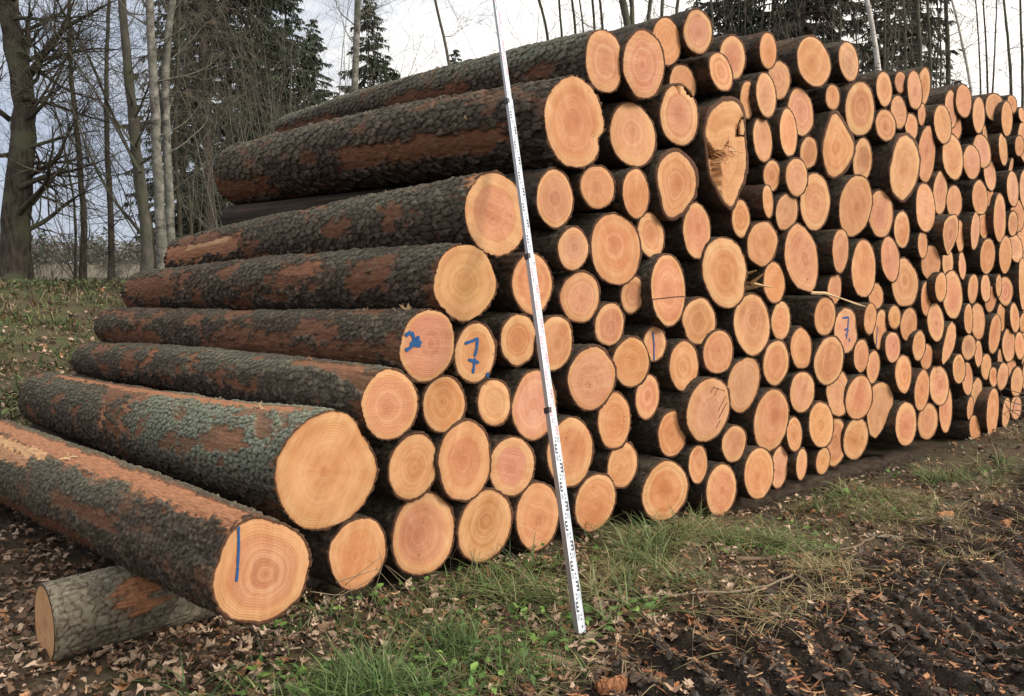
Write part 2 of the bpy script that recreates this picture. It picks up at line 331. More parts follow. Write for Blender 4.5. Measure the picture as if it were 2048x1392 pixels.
LOG_ENDS = """
801 618 910 764 p 0.1 seven_side
908 645 993 767 o 0 seven_big
1001 627 1075 732 o 0
1074 630 1147 742 p 0
1122 543 1199 646 n 0
844 751 933 867 o 0
956 758 1022 852 n 0
1021 742 1118 880 n 0
774 866 881 1001 o 0
875 840 984 1004 o 0.1
982 873 1066 993 p 0
1093 834 1189 975 o 0
870 487 990 642 y 0.15 L4
783 985 912 1152 p 0
916 977 1025 1127 y 0
1030 963 1121 1102 o 0
1150 945 1232 1065 o 0
932 345 1052 512 p 0.15 L3
1678 82 1718 163 n 0
1171 59 1247 185 p 0.1 L1
1246 59 1330 198 p 0.2 top_second
1304 34 1364 131 o -0.05 top_third
1223 204 1309 335 n 0
1070 337 1150 457 n 0 second_row
1164 329 1227 420 o 0
1242 336 1303 438 o 0.1
1116 454 1178 541 n 0.15
1185 425 1279 572 o 0.1
1273 424 1332 517 o -0.1
1362 403 1426 519 p 0
1022 505 1108 630 o 0
1190 605 1250 693 p 0
1244 551 1288 628 p 0
1294 507 1380 653 p 0.1 saw_line
1368 595 1429 689 o 0
1409 660 1465 749 n 0.15
1287 652 1333 723 p 0 blue_line_small
1228 674 1298 775 o 0.1
1341 680 1396 784 o 0
1140 691 1228 822 n 0.1
1267 749 1324 839 o -0.05
1193 784 1266 899 o 0
1318 821 1372 914 o 0
1376 754 1458 885 n 0.2 cracked
1454 711 1521 826 n 0.05
1527 679 1578 772 o 0.1
1510 776 1576 905 p 0.1
1447 850 1490 925 n 0
1214 883 1277 978 n 0
1374 890 1419 968 o 0.05
1290 920 1371 1044 o 0.15
1414 927 1472 1033 o 0.1
1489 895 1548 998 o 0.2
1538 891 1581 978 n -0.1
1371 18 1421 108 n 0.1 top_fourth
1441 70 1491 159 p 0
1516 64 1558 138 o 0.1
1599 70 1657 176 o 0.1
1418 103 1467 184 o 0.2
1337 128 1395 207 p -0.2
1322 168 1396 293 p 0.1 chipped
1477 161 1516 237 o 0
1509 144 1557 236 n 0.2
1539 122 1578 198 n -0.2
1577 175 1627 272 p -0.1
1553 216 1602 314 o 0.1
1503 231 1549 325 n 0.1
1602 273 1634 337 o 0.05
1573 315 1615 393 n 0.2
1528 320 1562 382 o 0
1652 169 1680 220 o 0
1693 163 1748 273 o 0.15
1752 143 1786 213 o 0.1
1793 143 1811 186 p 0
1816 140 1844 221 n 0.15
1833 135 1862 213 o -0.1
1784 191 1812 258 n 0.05
1757 218 1787 283 o 0.1
1811 226 1836 280 n 0
1834 206 1854 251 p 0
1706 275 1745 366 b -0.1
1833 251 1874 367 p -0.1
1888 179 1917 258 n -0.1
1870 208 1902 289 n 0.15
1915 168 1941 235 y 0.05
1901 229 1923 279 o -0.2
1942 193 1974 267 n 0.1
1977 186 2002 243 p 0
1998 202 2031 273 o 0.1
2017 190 2032 227 o -0.1
2034 215 2054 244 o 0
1884 266 1928 361 o 0.15
1952 267 1977 337 n 0.1
1964 251 1977 293 n -0.2
1993 265 2021 332 o 0.1
2032 271 2047 313 o 0
1930 289 1958 359 n 0.1
1968 316 1993 382 n 0
2014 316 2031 351 n -0.2
2013 341 2039 414 n 0.1
1828 366 1875 465 n 0.1
1864 343 1898 429 p -0.05
1894 370 1924 436 n -0.05
1946 360 1975 431 o 0.1
1974 374 1988 417 o -0.05
1986 386 2014 486 p 0.1
2023 399 2048 464 p -0.15
2018 422 2035 473 o 0.1
1788 421 1821 497 o 0
1835 460 1857 518 o 0.1
1911 440 1931 505 p -0.1
1938 423 1964 500 n 0.1
1959 423 1977 478 o -0.15
1961 477 1990 548 o 0.1
1998 470 2025 548 o 0.1
2020 467 2042 525 n -0.05
1462 399 1503 476 o 0
1521 369 1552 436 o 0.2
1553 386 1595 461 n 0.1
1497 441 1553 533 p 0.1
1528 523 1570 607 o 0
1598 344 1663 462 n -0.05
1680 349 1743 474 y 0.1
1742 379 1782 476 p 0
1662 457 1701 545 p 0.1
1700 478 1756 597 p 0
1763 473 1799 563 p 0.05
1652 548 1687 610 p -0.15
1630 593 1671 672 o 0.1
1667 614 1718 707 n 0 seven_far
1739 566 1766 618 o -0.1
1726 606 1756 669 o 0.2
1744 619 1779 700 p -0.1 blue_line_far
1780 611 1799 658 y 0
1773 662 1799 727 p 0
1706 678 1740 745 o 0.1
1730 701 1764 767 p -0.1
1470 586 1539 712 p 0.1
1542 602 1583 681 o 0
1582 655 1624 739 o 0
1633 671 1684 772 o 0.1
1847 490 1877 561 p 0
1883 498 1909 553 n -0.05
1915 504 1935 560 p -0.05
1789 516 1831 615 p 0
1840 562 1867 633 o 0
1870 544 1895 604 y 0.15 pale
1887 540 1924 639 p 0
1857 606 1887 683 p 0.05
1936 547 1957 608 p 0
1961 548 1983 605 n 0.05
1973 572 1991 625 o -0.1
1992 549 2004 594 o 0.05
1999 553 2022 611 p -0.05
2034 511 2057 622 y 0.1
1927 607 1948 669 o 0.1
1944 605 1969 680 n -0.1
2020 605 2040 666 o 0
1994 607 2012 664 o -0.15
1977 627 2003 709 o 0.1
2040 625 2056 665 o 0
2006 657 2030 724 p 0
2030 664 2050 719 o 0
1927 669 1949 720 b 0.05
1947 681 1968 735 n 0
1963 708 1983 759 n 0
1995 699 2007 734 b -0.1
2015 709 2032 757 p -0.1
1994 725 2018 780 n 0.05
1980 734 1995 774 o 0
2022 734 2047 794 n 0
2045 709 2057 740 o 0
1907 708 1930 768 o 0.1
1923 724 1948 791 p 0
1942 755 1965 815 n -0.1
1804 615 1832 683 o 0
1824 661 1853 722 o 0.1
1841 687 1866 740 o -0.1
1790 709 1825 787 o 0.1
1827 738 1862 823 o 0.1
1862 730 1895 812 p 0
1872 771 1912 866 p -0.15
1839 806 1873 880 n 0.05
1791 803 1834 893 o 0.15
1654 740 1700 834 n 0
1696 750 1741 841 o 0.1
1689 834 1735 921 o 0.05
1932 793 1950 840 y 0
1940 830 1961 886 o 0.05
1965 774 2007 875 o 0.15
2003 794 2023 857 n -0.15
2023 791 2042 840 n -0.1
1572 834 1607 903 o 0
1620 803 1666 896 o 0.1
1649 834 1691 933 o -0.15
1632 894 1661 950 y 0.1
1586 896 1622 961 n 0.05
1584 742 1626 826 n 0
2036 236 2072 330 o 0
2042 332 2078 432 n 0
2036 436 2072 530 p -0.2
2046 606 2082 700 o 0
2044 702 2078 792 n 0
2048 230 2084 300 n -0.1
2074 440 2110 540 o 0
2060 795 2096 870 o 0
2080 300 2116 430 p 0
2072 540 2112 620 n -0.1
"""
# ------------------------------------------------------------------ ground
def ground_z(x, y, fine=True):
    u = NV[0] * x + NV[1] * y - U0; s = SV[0] * x + SV[1] * y; r = np.hypot(x, y)
    z = -0.035 - 0.05 * smooth(-.25, .15, u) * smooth(2.2, 2.9, s) - 0.21 * smooth(3.6, 6.3, s) * smooth(8, 3, u) + .10 * smooth(9.0, 11, s) * smooth(-2.5, -1, u)
    z = z + 1.62 * smooth(6.0, 17.5, u) + .35 * (fbm(x * .25, y * .25, 3) - .5) * smooth(7, 13, u)
    tr = track_mask(x, y)
    z = z - 0.05 * tr * smooth(-1.2, -2.2, u)
    if fine:
        z = z + .10 * (fbm(x * 1.1, y * 1.1, 11) - .5) * smooth(60, 10, r) + .045 * (fbm(x * 5, y * 5, 21, 3) - .5) * smooth(30, 8, r)
        a = s * .945 - u * .325                                     # tyre lugs, pressed across the track
        lug = smooth(.2, .8, .5 + .5 * np.sin(a * 2 * np.pi / .20 + 1.3 * (fbm(x * 2, y * 2, 5) - .5) * 7))
        z = z - tr * .07 * np.exp(-((u + 2.5 - .04 * s) / .28) ** 2) + tr * .05 * np.exp(-((u + 2.0 - .04 * s) / .16) ** 2)
        z = z + tr * .095 * (lug - .5) * smooth(.12, .42, fbm(x * .7 + 4, y * .7, 8)) + tr * .085 * (fbm(x * 7, y * 7, 31, 4) - .5)
    far = smooth(130, 280, y)
    return z + far * (2.6 + 2.2 * fbm(x * .012, y * .01, 14))
def track_mask(x, y):
    u = NV[0] * x + NV[1] * y - U0; s = SV[0] * x + SV[1] * y
    edge = -1.42 + .05 * s + .5 * (fbm(x * 1.3, y * 1.3, 17) - .5)
    return smooth(edge + .12, edge - .25, u) * smooth(.5, 2.2, s + .6 * (fbm(x * 2, y * 2, 19) - .5))
def axis_steps(a, b, step, far, grow=1.13):
    v = list(np.arange(a, b, step)); d = step; hi = v[-1]; lo = v[0]; up, dn = [], []
    while hi < far: d = min(d * grow, 25); hi += d; up.append(hi)
    d = step
    while lo > -far: d = min(d * grow, 25); lo -= d; dn.append(lo)
    return np.array(dn[::-1] + v + up)
gx = axis_steps(-5.0, 6.5, .032, 420); gy = axis_steps(2.0, 9.0, .032, 420)
GX, GY = np.meshgrid(gx, gy); GZ = ground_z(GX, GY)
gi = np.arange(GX.size).reshape(GX.shape)
gq = np.stack([gi[:-1, :-1], gi[:-1, 1:], gi[1:, 1:], gi[1:, :-1]], -1).reshape(-1, 4)
gu = NV[0] * GX + NV[1] * GY - U0
g_green = np.clip(smooth(-2.1, -.7, gu) * smooth(4, .0, gu) * .4 + smooth(7, 11, gu) * .9, 0, 1)
gm = np.stack([track_mask(GX, GY), g_green, smooth(19, 24, gu) * smooth(16, 24, np.hypot(GX, GY)), np.ones_like(GX)], -1).reshape(-1, 4)
go = mesh_obj('ground', np.stack([GX, GY, GZ], -1).reshape(-1, 3), [gq], M_GROUND, None, True, {'gm': gm})
go['kind'] = 'structure'; go['label'] = 'leaf strewn forest ground with a muddy track'; go['category'] = 'ground'
# ------------------------------------------------------------------ the logs
HEART = {'p': (.48, .200, .115), 'o': (.48, .200, .084), 'n': (.52, .258, .148), 'y': (.52, .262, .102), 'b': (.31, .135, .075), 'w': (.66, .47, .27)}
def project(P):
    d = np.asarray(P) - EYE; z = d @ _F
    return np.array([1024 + FPX * (d @ _R) / z, 696 - FPX * (d @ _U) / z])
NTH = 96
TH = np.arange(NTH) * 2 * np.pi / NTH
def box_outline(x0, y0, x1, y1, off, seed):
    cx, cy = (x0 + x1) / 2, (y0 + y1) / 2
    P = on_front(cx, cy, off); q = project(P + .05 * SV) - project(P); sl = q[1] / q[0]
    a = (x1 - x0) / 2; b = math.sqrt(max(((y1 - y0) / 2) ** 2 - (a * sl) ** 2, 16))
    r = np.random.default_rng(seed); wob = np.zeros(NTH)
    for k in (2, 3, 4, 5, 7): wob += r.normal(0, .022 / k ** .6) * np.cos(k * TH + r.uniform(0, 6.3))
    if seed % 5 == 0: wob += -.05 * np.exp(-((np.mod(TH - r.uniform(0, 6.3) + 3.14, 6.283) - 3.14) / .3) ** 2)
    px = [(cx + a * math.cos(t) * (1 + w), cy + a * math.cos(t) * (1 + w) * sl - b * math.sin(t) * (1 + w)) for t, w in zip(TH, wob)]
    return P, px
def poly_outline(pts, off):
    pts = np.array(pts, float); c = pts.mean(0)
    e = np.roll(pts, -1, 0) - pts; n_ = np.maximum((np.linalg.norm(e, axis=1) / 2).astype(int), 1)
    d = np.concatenate([pts[i] + e[i] * (np.arange(n_[i]) / n_[i])[:, None] for i in range(len(pts))]); c = (d.min(0) + d.max(0)) / 2 * .5 + d.mean(0) * .5
    return on_front(*c, off), d
def face_coords(P, px, off, sc=.965):
    """photo outline -> (s, z) metres on the cut plane round P, resampled to NTH directions"""
    q = (np.array([on_front(x, y, off) for x, y in px]) - P) * sc
    s, z = q @ SV, q[:, 2]; th = np.mod(np.arctan2(z, s), 2 * np.pi); rr = np.hypot(s, z); o = np.argsort(th)
    r = np.interp(TH, np.concatenate([th[o] - 2 * np.pi, th[o], th[o] + 2 * np.pi]), np.tile(rr[o], 3))
    k = np.array([.06, .24, .4, .24, .06]); r = sum(w * np.roll(r, i - 2) for i, w in enumerate(k))
    return r
def tile(ox, oy, s, txt): return [(ox + float(a) * s, oy + float(b) * s) for a, b in (p.split(',') for p in txt.split())]
T6 = (1300, 0, .28736)
RELIEF = {'forked': [(tile(*T6, '360,955 400,1000 440,1058 480,1130 494,1230 482,1300 488,1390 440,1320 395,1200 370,1050'), .07, .93, .5),
                     (tile(*T6, '360,950 385,985 440,1050 500,1048 555,975 548,1012 512,1058 532,1085 502,1108 492,1150 470,1110 430,1065 370,1010'), .13, 1.06, .4),
                     (tile(*T6, '606,958 606,895 640,848 664,815 690,820 690,940 650,948'), .06, .97, .5)],
          'chipped': [(tile(*T6, '180,588 196,585 212,650 204,660'), .03, .5, .3), (tile(*T6, '215,605 262,640 255,655 300,670 310,640 262,600'), .05, 1.0, .4)],
          'L2': [(tile(900, 0, .3592, '560,520 600,460 620,440 600,430 560,490 530,560 545,560'), .006, .96, 1)]}
LOGS = []          # dicts: entry order, centre px, radius, tone, name
def build_log(px, P, off, tone, seed, hires=0, far=None, bt=.013, name=None, bark=None, L=4.55, jit=.07, axis=None):
    rg = np.random.default_rng(seed + 500); R = face_coords(P, px, off, .99 if hires else .962); rm = R.mean()
    D = AXIS + np.array([rg.normal(0, .004), rg.normal(0, .004), rg.normal(0, .006)]); taper = rg.uniform(.78, .9)
    if far is not None:
        fx, fy, fr = far; d = ray(fx, fy); A = d @ d; w = EYE - P; B = d @ w; Cc = w @ w - L * L
        disc = B * B - A * Cc; t = (-B + math.sqrt(max(disc, 0))) / A; Q = EYE + d * t; D = (Q - P); L_ = np.linalg.norm(D); D /= L_
        taper = fr * (d @ _F * t) / FPX / rm
        L = L_
    D = D / np.linalg.norm(D)
    base = np.array([P[0], P[1], P[2] - R[NTH * 3 // 4]])
    t_ = thing('log', 'x', 'log', base, 'logs stacked in the long pile')
    O = P - base                                                    # local centre of the end
    ja, jb = rg.normal(0, jit), rg.normal(0, jit * .7)
    def skew(s, z): return (ja * s + jb * z)                        # saw cut a little off square
    # --- sawn end
    NR = 9
    po = np.array([rg.normal(0, .09), rg.normal(0, .09)]) * rm; R = R * (1 + rg.normal(0, .006, NTH) + .012 * (vnoise(TH * 7, TH * 0 + seed, 3) - .5))
    if name == 'forked': NR = 30; po = po * 0 + (.0, .0)
    V, A_ = [], []
    for i in range(NR + 1):
        f_ = i / NR; s = po[0] * (1 - f_) + R * np.cos(TH) * f_; z = po[1] * (1 - f_) + R * np.sin(TH) * f_
        if i == 0: s, z = s[:1], z[:1]
        edge = -.004 if i == NR else 0
        V.append(O + s[:, None] * SV + z[:, None] * np.array([0, 0, 1.]) + (skew(s, z) - edge)[:, None] * D)
        A_.append(np.stack([np.full_like(s, f_), s, z, np.full_like(s, rm)], -1))
    for poly, dep, rv, rough in RELIEF.get(name, []):                # torn or overgrown parts lie deeper
        pl_ = np.array([on_front(*q, off) - P for q in poly]); ps, pz = pl_ @ SV, pl_[:, 2]
        for V_, a_ in zip(V, A_):
            s, z = a_[:, 1], a_[:, 2]; ins = np.zeros(len(s), bool); k = len(ps) - 1
            for i in range(len(ps)):
                c = ((pz[i] > z) != (pz[k] > z)) & (s < (ps[k] - ps[i]) * (z - pz[i]) / (pz[k] - pz[i] + 1e-12) + ps[i]); ins ^= c; k = i
            V_[ins] += (dep * (1 + rough * (rg.random(ins.sum()) - .5)))[:, None] * D; a_[ins, 0] = rv
    j = np.arange(NTH); j2 = (j + 1) % NTH
    tri = np.stack([np.zeros(NTH, int), 1 + j, 1 + j2], -1)
    quad = np.concatenate([np.stack([1 + i * NTH + j, 1 + (i + 1) * NTH + j, 1 + (i + 1) * NTH + j2, 1 + i * NTH + j2], -1) for i in range(NR - 1)])
    face = mesh_obj('cut_face', np.concatenate(V), [tri, quad], M_WOOD, t_, True, {'ring': np.concatenate(A_)})
    h = HEART[tone]; m = rg.normal(.91, .085); face.color = (min(h[0] * m * rg.normal(1, .02), 1), h[1] * m * rg.normal(1, .06), h[2] * m * rg.normal(1.03, .12), 1)
    # --- bark
    b = dict(lich=.15, peel=.12, cell=.04, dep=.009, asp=1.8); b.update(bark or {})
    if hires: nt = int(np.clip(2 * np.pi * rm / .0068, 140, 330)); ls = np.concatenate([np.arange(0, L, .0075), [L]])
    else: nt = 84; ls = np.concatenate([np.arange(0, .35, .016), np.arange(.35, 1.5, .028), np.linspace(1.5, L, 110 if far is not None or P[2] > 3.1 or px[0][0] < 1050 else 8)])
    th = np.arange(nt) * 2 * np.pi / nt
    Rn = np.interp(th, np.append(TH, 2 * np.pi), np.append(R, R[0]))
    T, Lg = np.meshgrid(th, ls); Rg = Rn[None] * np.ones_like(Lg)
    # far cross-section: rounder
    rs, rz = np.sqrt((np.cos(th) ** 2 * Rn ** 2).mean() * 2), np.sqrt((np.sin(th) ** 2 * Rn ** 2).mean() * 2)
    Re = 1 / np.sqrt((np.cos(th) / rs) ** 2 + (np.sin(th) / rz) ** 2)
    k = smooth(0, 1.1, Lg); Rg = Rg * (1 - k) + Re[None] * k
    Rg = Rg * (1 - (1 - taper) * (Lg / L)) * (1 + .03 * (vnoise(Lg * 1.3, T * 0 + seed, 2) - .5) * smooth(0, .5, Lg))
    arc = T * rm; circ = 2 * np.pi * rm; na = max(int(circ / b['cell']), 6)
    wn1 = vnoise(T * 7, Lg * 19, seed) + .6 * vnoise(T * 25, Lg * 60, seed + 1) - .8; wn2 = vnoise(T * 9, Lg * 13, seed + 2) + .6 * vnoise(T * 30, Lg * 55, seed + 4) - .8; wob = fbm(T * 2, Lg * 4, seed + 5, 2) - .5
    wx = T / (2 * np.pi) * na + wn1 * .38 * np.sin(T / 2) ** 2; wy = Lg / (b['cell'] * b['asp']) + wn2 * .42 + wob * 1.2 + .9 * wx * .35 + .35 * np.sin(T * 3 + seed) - .315 * T / (2 * np.pi) * na * smooth(5.9, 6.28, T) * 0
    f1, f2, cid, cdx, cdy = worley(wx, wy, seed % 97, na)
    crack = np.exp(-((f2 - f1) / .13) ** 2)
    g1, g2, cid2, ex, ey = worley(wx * 2, wy * 2.1, seed % 89 + 4, na * 2); crack2 = np.exp(-((g2 - g1) / .10) ** 2) * (cid > .45)
    big = fbm(np.cos(T) * 2 + seed, Lg * 1.2 + np.sin(T) * 2, seed % 53, 3); rag = (cid - .5) * .6 + (cid2 - .5) * .4
    peel = smooth(.66, .70, fbm(arc * 8 + seed * 1.7 + .5 * np.sin(Lg * 3), Lg * 4.0, seed % 31, 4) + b['peel'] * .11 + rag * .20) * min(.78, b['peel'] * 2)
    for (tc, tw, l0, l1, amt) in b.get('patch', []):                # scraped or bare patches: direction, half width, from, to, how bare
        dt = np.abs(np.mod(T - math.radians(tc) + np.pi, 2 * np.pi) - np.pi) + (fbm(Lg * 5, T * 4, seed % 19, 3) - .5 + rag * .8) * math.radians(tw) * 1.2
        lj = Lg + rag * .12 + (fbm(T * 6, Lg * 2, 5) - .5) * .25
        peel = np.maximum(peel, amt * smooth(math.radians(tw) * 1.02, math.radians(tw) * .9, dt) * smooth(l0 - .01, l0 + .02, lj) * smooth(l1 + .02, l1 - .01, lj))
    pk = np.clip(peel, 0, 1)
    saw = np.clip(.5 - cdy * .75 + cdx * .25, 0, 1) * (.35 + .9 * cid)
    h = .8 * b['dep'] * (1.6 * saw - .6 - .8 * crack * (1 - .3 * cid)) + b['dep'] * .3 * (np.clip(.5 - ey, 0, 1) * cid2 - .8 * crack2) + .22 * b['dep'] * (fbm(arc * 55, Lg * 40, seed, 2) - .5)
    h = h * (1 - .85 * pk) - .012 * pk + .004 * (vnoise(arc * 60, Lg * 9, seed) - .5) * (.2 + pk)
    rad = Rg + bt * (.55 + .9 * fbm(T * 3, Lg * 3, seed, 2)) + h * (1 if hires else .8)
    s, z = rad * np.cos(T), rad * np.sin(T)
    bow = rg.normal(0, .03) * np.sin(np.pi * Lg / L)
    V = O + s[..., None] * SV + z[..., None] * np.array([0, 0, 1.]) + (Lg + skew(s, z) * smooth(1.5, 0, Lg) + (.006 * (vnoise(arc * 90, Lg * 0, seed) - .5) * (Lg < .005)))[..., None] * D + bow[..., None] * np.array([0, 0, 1.])
    # inner lip meets the wood, far end closed
    lip = O + (Rn * np.cos(th))[:, None] * SV + (Rn * np.sin(th))[:, None] * np.array([0, 0, 1.]) + (skew(Rn * np.cos(th), Rn * np.sin(th)) + .003)[:, None] * D
    V = np.concatenate([lip, V.reshape(-1, 3), V[-1].mean(0)[None]])
    nl = len(ls); jj = np.arange(nt); jj2 = (jj + 1) % nt
    r0 = np.arange(nl)[:, None] * nt
    quad = np.stack([r0 + jj, r0 + nt + jj, r0 + nt + jj2, r0 + jj2], -1).reshape(-1, 4)
    cap = np.stack([np.full(nt, len(V) - 1), nl * nt + jj2, nl * nt + jj], -1)
    lich = np.clip(b['lich'] * smooth(-.3, .8, np.sin(T)) * (1.6 * big - .1) + sum(a * smooth(w_, w_ * .4, np.abs(Lg - l_)) * smooth(-.6, .5, np.sin(T)) for l_, w_, a in b.get('moss', [])), 0, 1)
    cr = np.clip(np.maximum(crack, .6 * crack2) * (1 - .6 * pk), 0, 1)
    at = np.stack([np.clip(.08 + .9 * cid * (.55 + .45 * saw) + .25 * (big - .5), 0, 1) * (1 if hires else .5), cr, peel, lich], -1).reshape(-1, 4)  # bark of the packed logs coloured darker to deepen the shade in the gaps
    end = np.tile([[.2, .55, .35, 0]], (nt, 1))
    at = np.concatenate([end, at, [[.3, .2, .5, 0]]]); at[nt:2 * nt] = [.2, .5, .4, 0]
    uv = np.stack([arc + seed, Lg, 0 * Lg, 0 * Lg], -1).reshape(-1, 4); uv = np.concatenate([np.stack([th * rm + seed, 0 * th - .01, 0 * th, 0 * th], -1), uv, [[seed, L + .1, 0, 0]]])
    mi = np.zeros(len(quad) + nt, int); mi[len(quad):] = 1
    mesh_obj('bark', V, [quad, cap], [M_BARK, M_WOOD], t_, True, {'bk': at, 'buv': uv}, mi)
    rec = dict(R=R, taper=taper, L=L, t=t_, face=face, px=project(P), r=rm, tall=np.ptp(R * np.sin(TH)) / np.ptp(R * np.cos(TH)), tone=tone, name=name, P=P, off=off, base=base, D=D, O=O, skew=skew)
    LOGS.append(rec); return rec
def tile(ox, oy, s, txt): return [(ox + float(a) * s, oy + float(b) * s) for a, b in (p.split(',') for p in txt.split())]
FARS = {'L1': (575, 262, 27), 'top_second': (690, 262, 22), 'top_third': (760, 236, 20), 'top_fourth': (862, 206, 20), 'second_row': (650, 425, 30), 'L2': (486, 352, 58), 'L3': (374, 520, 44), 'L4': (290, 588, 42), 'seven_side': (228, 654, 36), 'seven_big': (262, 688, 24)}
BARKS = {'L1': dict(lich=.8, peel=.15, cell=.042, dep=.011, patch=[(205, 22, 1.2, 2.4, .75), (205, 26, 3.3, 4.5, .75), (195, 14, .3, .6, .7)]),
         'L2': dict(lich=.28, peel=.25, cell=.055, dep=.016, patch=[(200, 17, .35, 2.3, .85), (222, 20, 3.5, 4.5, .8), (90, 9, .05, 2.6, .8)]),
         'L3': dict(lich=.35, peel=.42, cell=.046, dep=.012, patch=[(172, 20, 2.9, 4.5, 1.0), (160, 6, 3.1, 4.0, 1.6), (120, 20, 0, .12, 1.2)]),
         'L4': dict(lich=.3, peel=.5, cell=.04, dep=.011, patch=[(165, 25, 3.5, 4.4, .8), (150, 16, 1.2, 1.7, .9)]),
         'seven_side': dict(lich=.2, peel=.5, cell=.034, dep=.009, patch=[(212, 26, .2, 2.4, .7), (200, 20, 3.1, 4.3, .65)])}
HIRES = set(FARS) - {'top_second', 'top_third', 'top_fourth', 'second_row', 'seven_big'}
exec_data = [l.split() for l in LOG_ENDS.strip().splitlines()]
seed = 100
for q in exec_data:
    seed += 1; box = [float(v) for v in q[:4]]; tone, off = q[4], -float(q[5]) * (.45 if len(q) > 6 else .26) + random.uniform(-.015, .015); nm = q[6] if len(q) > 6 else None
    P, px = box_outline(*box, off, seed)
    build_log(px, P, off, tone, seed, 1 if nm in HIRES else 0, FARS.get(nm), name=nm, bark=BARKS.get(nm), bt=.010 if nm in HIRES else .012)
T1 = (400, 750, .3592)
SPECIAL = [
 ('L7', 'y', .12, T1, '700,205 760,195 820,210 870,260 900,330 950,410 985,490 985,560 955,650 900,740 840,800 760,840 680,862 600,865 550,840 490,780 440,680 420,580 430,480 470,390 530,310 600,245'),
 ('L8', 'p', .72, T1, '330,797 390,810 440,830 500,850 560,885 605,950 622,1000 615,1070 600,1140 570,1230 510,1290 440,1340 350,1378 270,1370 180,1360 110,1310 75,1240 62,1160 80,1080 110,1030 120,970 150,910 200,850 260,810'),
 ('flat_top', 'o', .05, T1, '760,880 800,830 880,795 950,790 1000,815 1040,890 1050,970 1040,1040 1000,1110 930,1180 840,1210 780,1185 730,1110 708,1000 720,930'),
 ('L6', 'p', .08, (700, 550, .3592), '222,520 290,540 345,590 378,660 382,740 365,800 330,860 270,905 200,918 150,905 95,850 65,760 62,700 80,640 120,580 170,535'),
 ('L2', 'o', .05, (900, 0, .3592), '690,415 740,440 790,480 830,540 855,610 868,690 862,750 835,755 820,765 825,790 848,795 840,840 815,890 770,925 700,935 640,920 590,870 550,800 525,700 518,620 535,550 570,490 620,440'),
 ('fluted', 'o', .03, (1000, 300, .3592), '1000,0 1060,50 1095,110 1105,180 1090,260 1050,310 1020,350 960,385 930,382 905,340 895,270 875,200 870,130 885,70 930,20 970,2'),
 ('bean', 'o', .04, (1000, 300, .3592), '1240,478 1290,490 1330,530 1355,600 1365,680 1350,750 1350,800 1330,850 1280,890 1230,880 1190,840 1160,770 1142,700 1140,630 1155,560 1190,500'),
 ('forked', 'y', .05, (1300, 0, .28736), '370,900 372,960 385,1050 390,1150 405,1240 450,1310 485,1380 500,1410 530,1440 558,1466 590,1420 625,1340 665,1270 690,1150 690,1050 680,950 675,850 688,815 670,755 640,700 590,680 520,690 450,735 400,790'),
 ('teardrop', 'y', .03, (1600, 100, .32184), '215,385 245,420 280,480 310,530 335,585 335,650 305,720 270,770 225,800 190,775 165,720 148,640 150,560 170,470 190,400'),
 ('thick_bark', 'y', .06, (1600, 100, .32184), '650,518 700,550 740,610 762,690 755,770 735,840 700,900 650,945 610,920 570,880 550,810 545,740 560,680 570,610 600,540'),
 ('sliver', 'p', .02, (1400, 350, .28736), '680,325 740,360 790,420 825,490 838,600 835,690 815,780 780,825 730,810 670,790 620,720 585,640 573,560 585,460 610,390 645,345'),
 ('split_dark', 'b', .12, (1600, 100, .32184), '960,1018 978,1060 980,1150 955,1230 930,1283 905,1220 890,1140 895,1070 920,1030'),
 ('leaning_oval', 'n', .05, (1648, 550, .28736), '890,318 925,350 937,420 920,510 880,580 825,632 808,590 815,520 835,440 855,360'),
 ('half', 'n', -.05, (1648, 550, .28736), '400,737 450,760 480,830 482,920 450,1000 410,1090 370,1148 330,1120 310,1040 300,980 315,900 320,800 340,755'),
]
FARS.update({'L6': (180, 720, 33), 'L7': (94, 797, 50), 'L8': (-20, 908, 70)})
BARKS.update({'L6': dict(lich=.4, peel=.4, cell=.036, dep=.008, patch=[(110, 12, .1, .8, .9), (150, 30, 2.0, 2.12, .9), (150, 30, 2.75, 2.9, .9)]),
              'L7': dict(lich=.4, peel=.4, cell=.036, dep=.010, moss=[(1.1, 1.2, .8), (.4, .8, .5)], patch=[(92, 12, .3, 4.2, 1.0), (145, 45, 2.05, 2.14, .95), (150, 14, .35, .75, .9), (160, 20, 2.4, 2.5, 1.1)]),
              'L8': dict(lich=.18, peel=.22, cell=.024, dep=.011, moss=[(2.6, 2.0, .22)], patch=[(98, 20, .0, 4.5, 1.0), (120, 8, 2.5, 4.0, 1.7), (137, 9, 2.6, 3.6, 1.35), (215, 16, 1.4, 3.4, .8), (165, 10, 1.0, 2.0, .7)])})
for nm, tone, off, (ox, oy, s), txt in SPECIAL:
    seed += 1; off = -off; P, px = poly_outline(tile(ox, oy, s, txt), off)
    build_log(px, P, off, tone, seed, 1 if nm in FARS else 0, FARS.get(nm), name=nm, bark=BARKS.get(nm), bt=.03 if nm in ('forked', 'teardrop', 'thick_bark', 'fluted') else .010, jit=.03 if nm in FARS else .07)
NAMED = {l['name']: l for l in LOGS if l['name']}
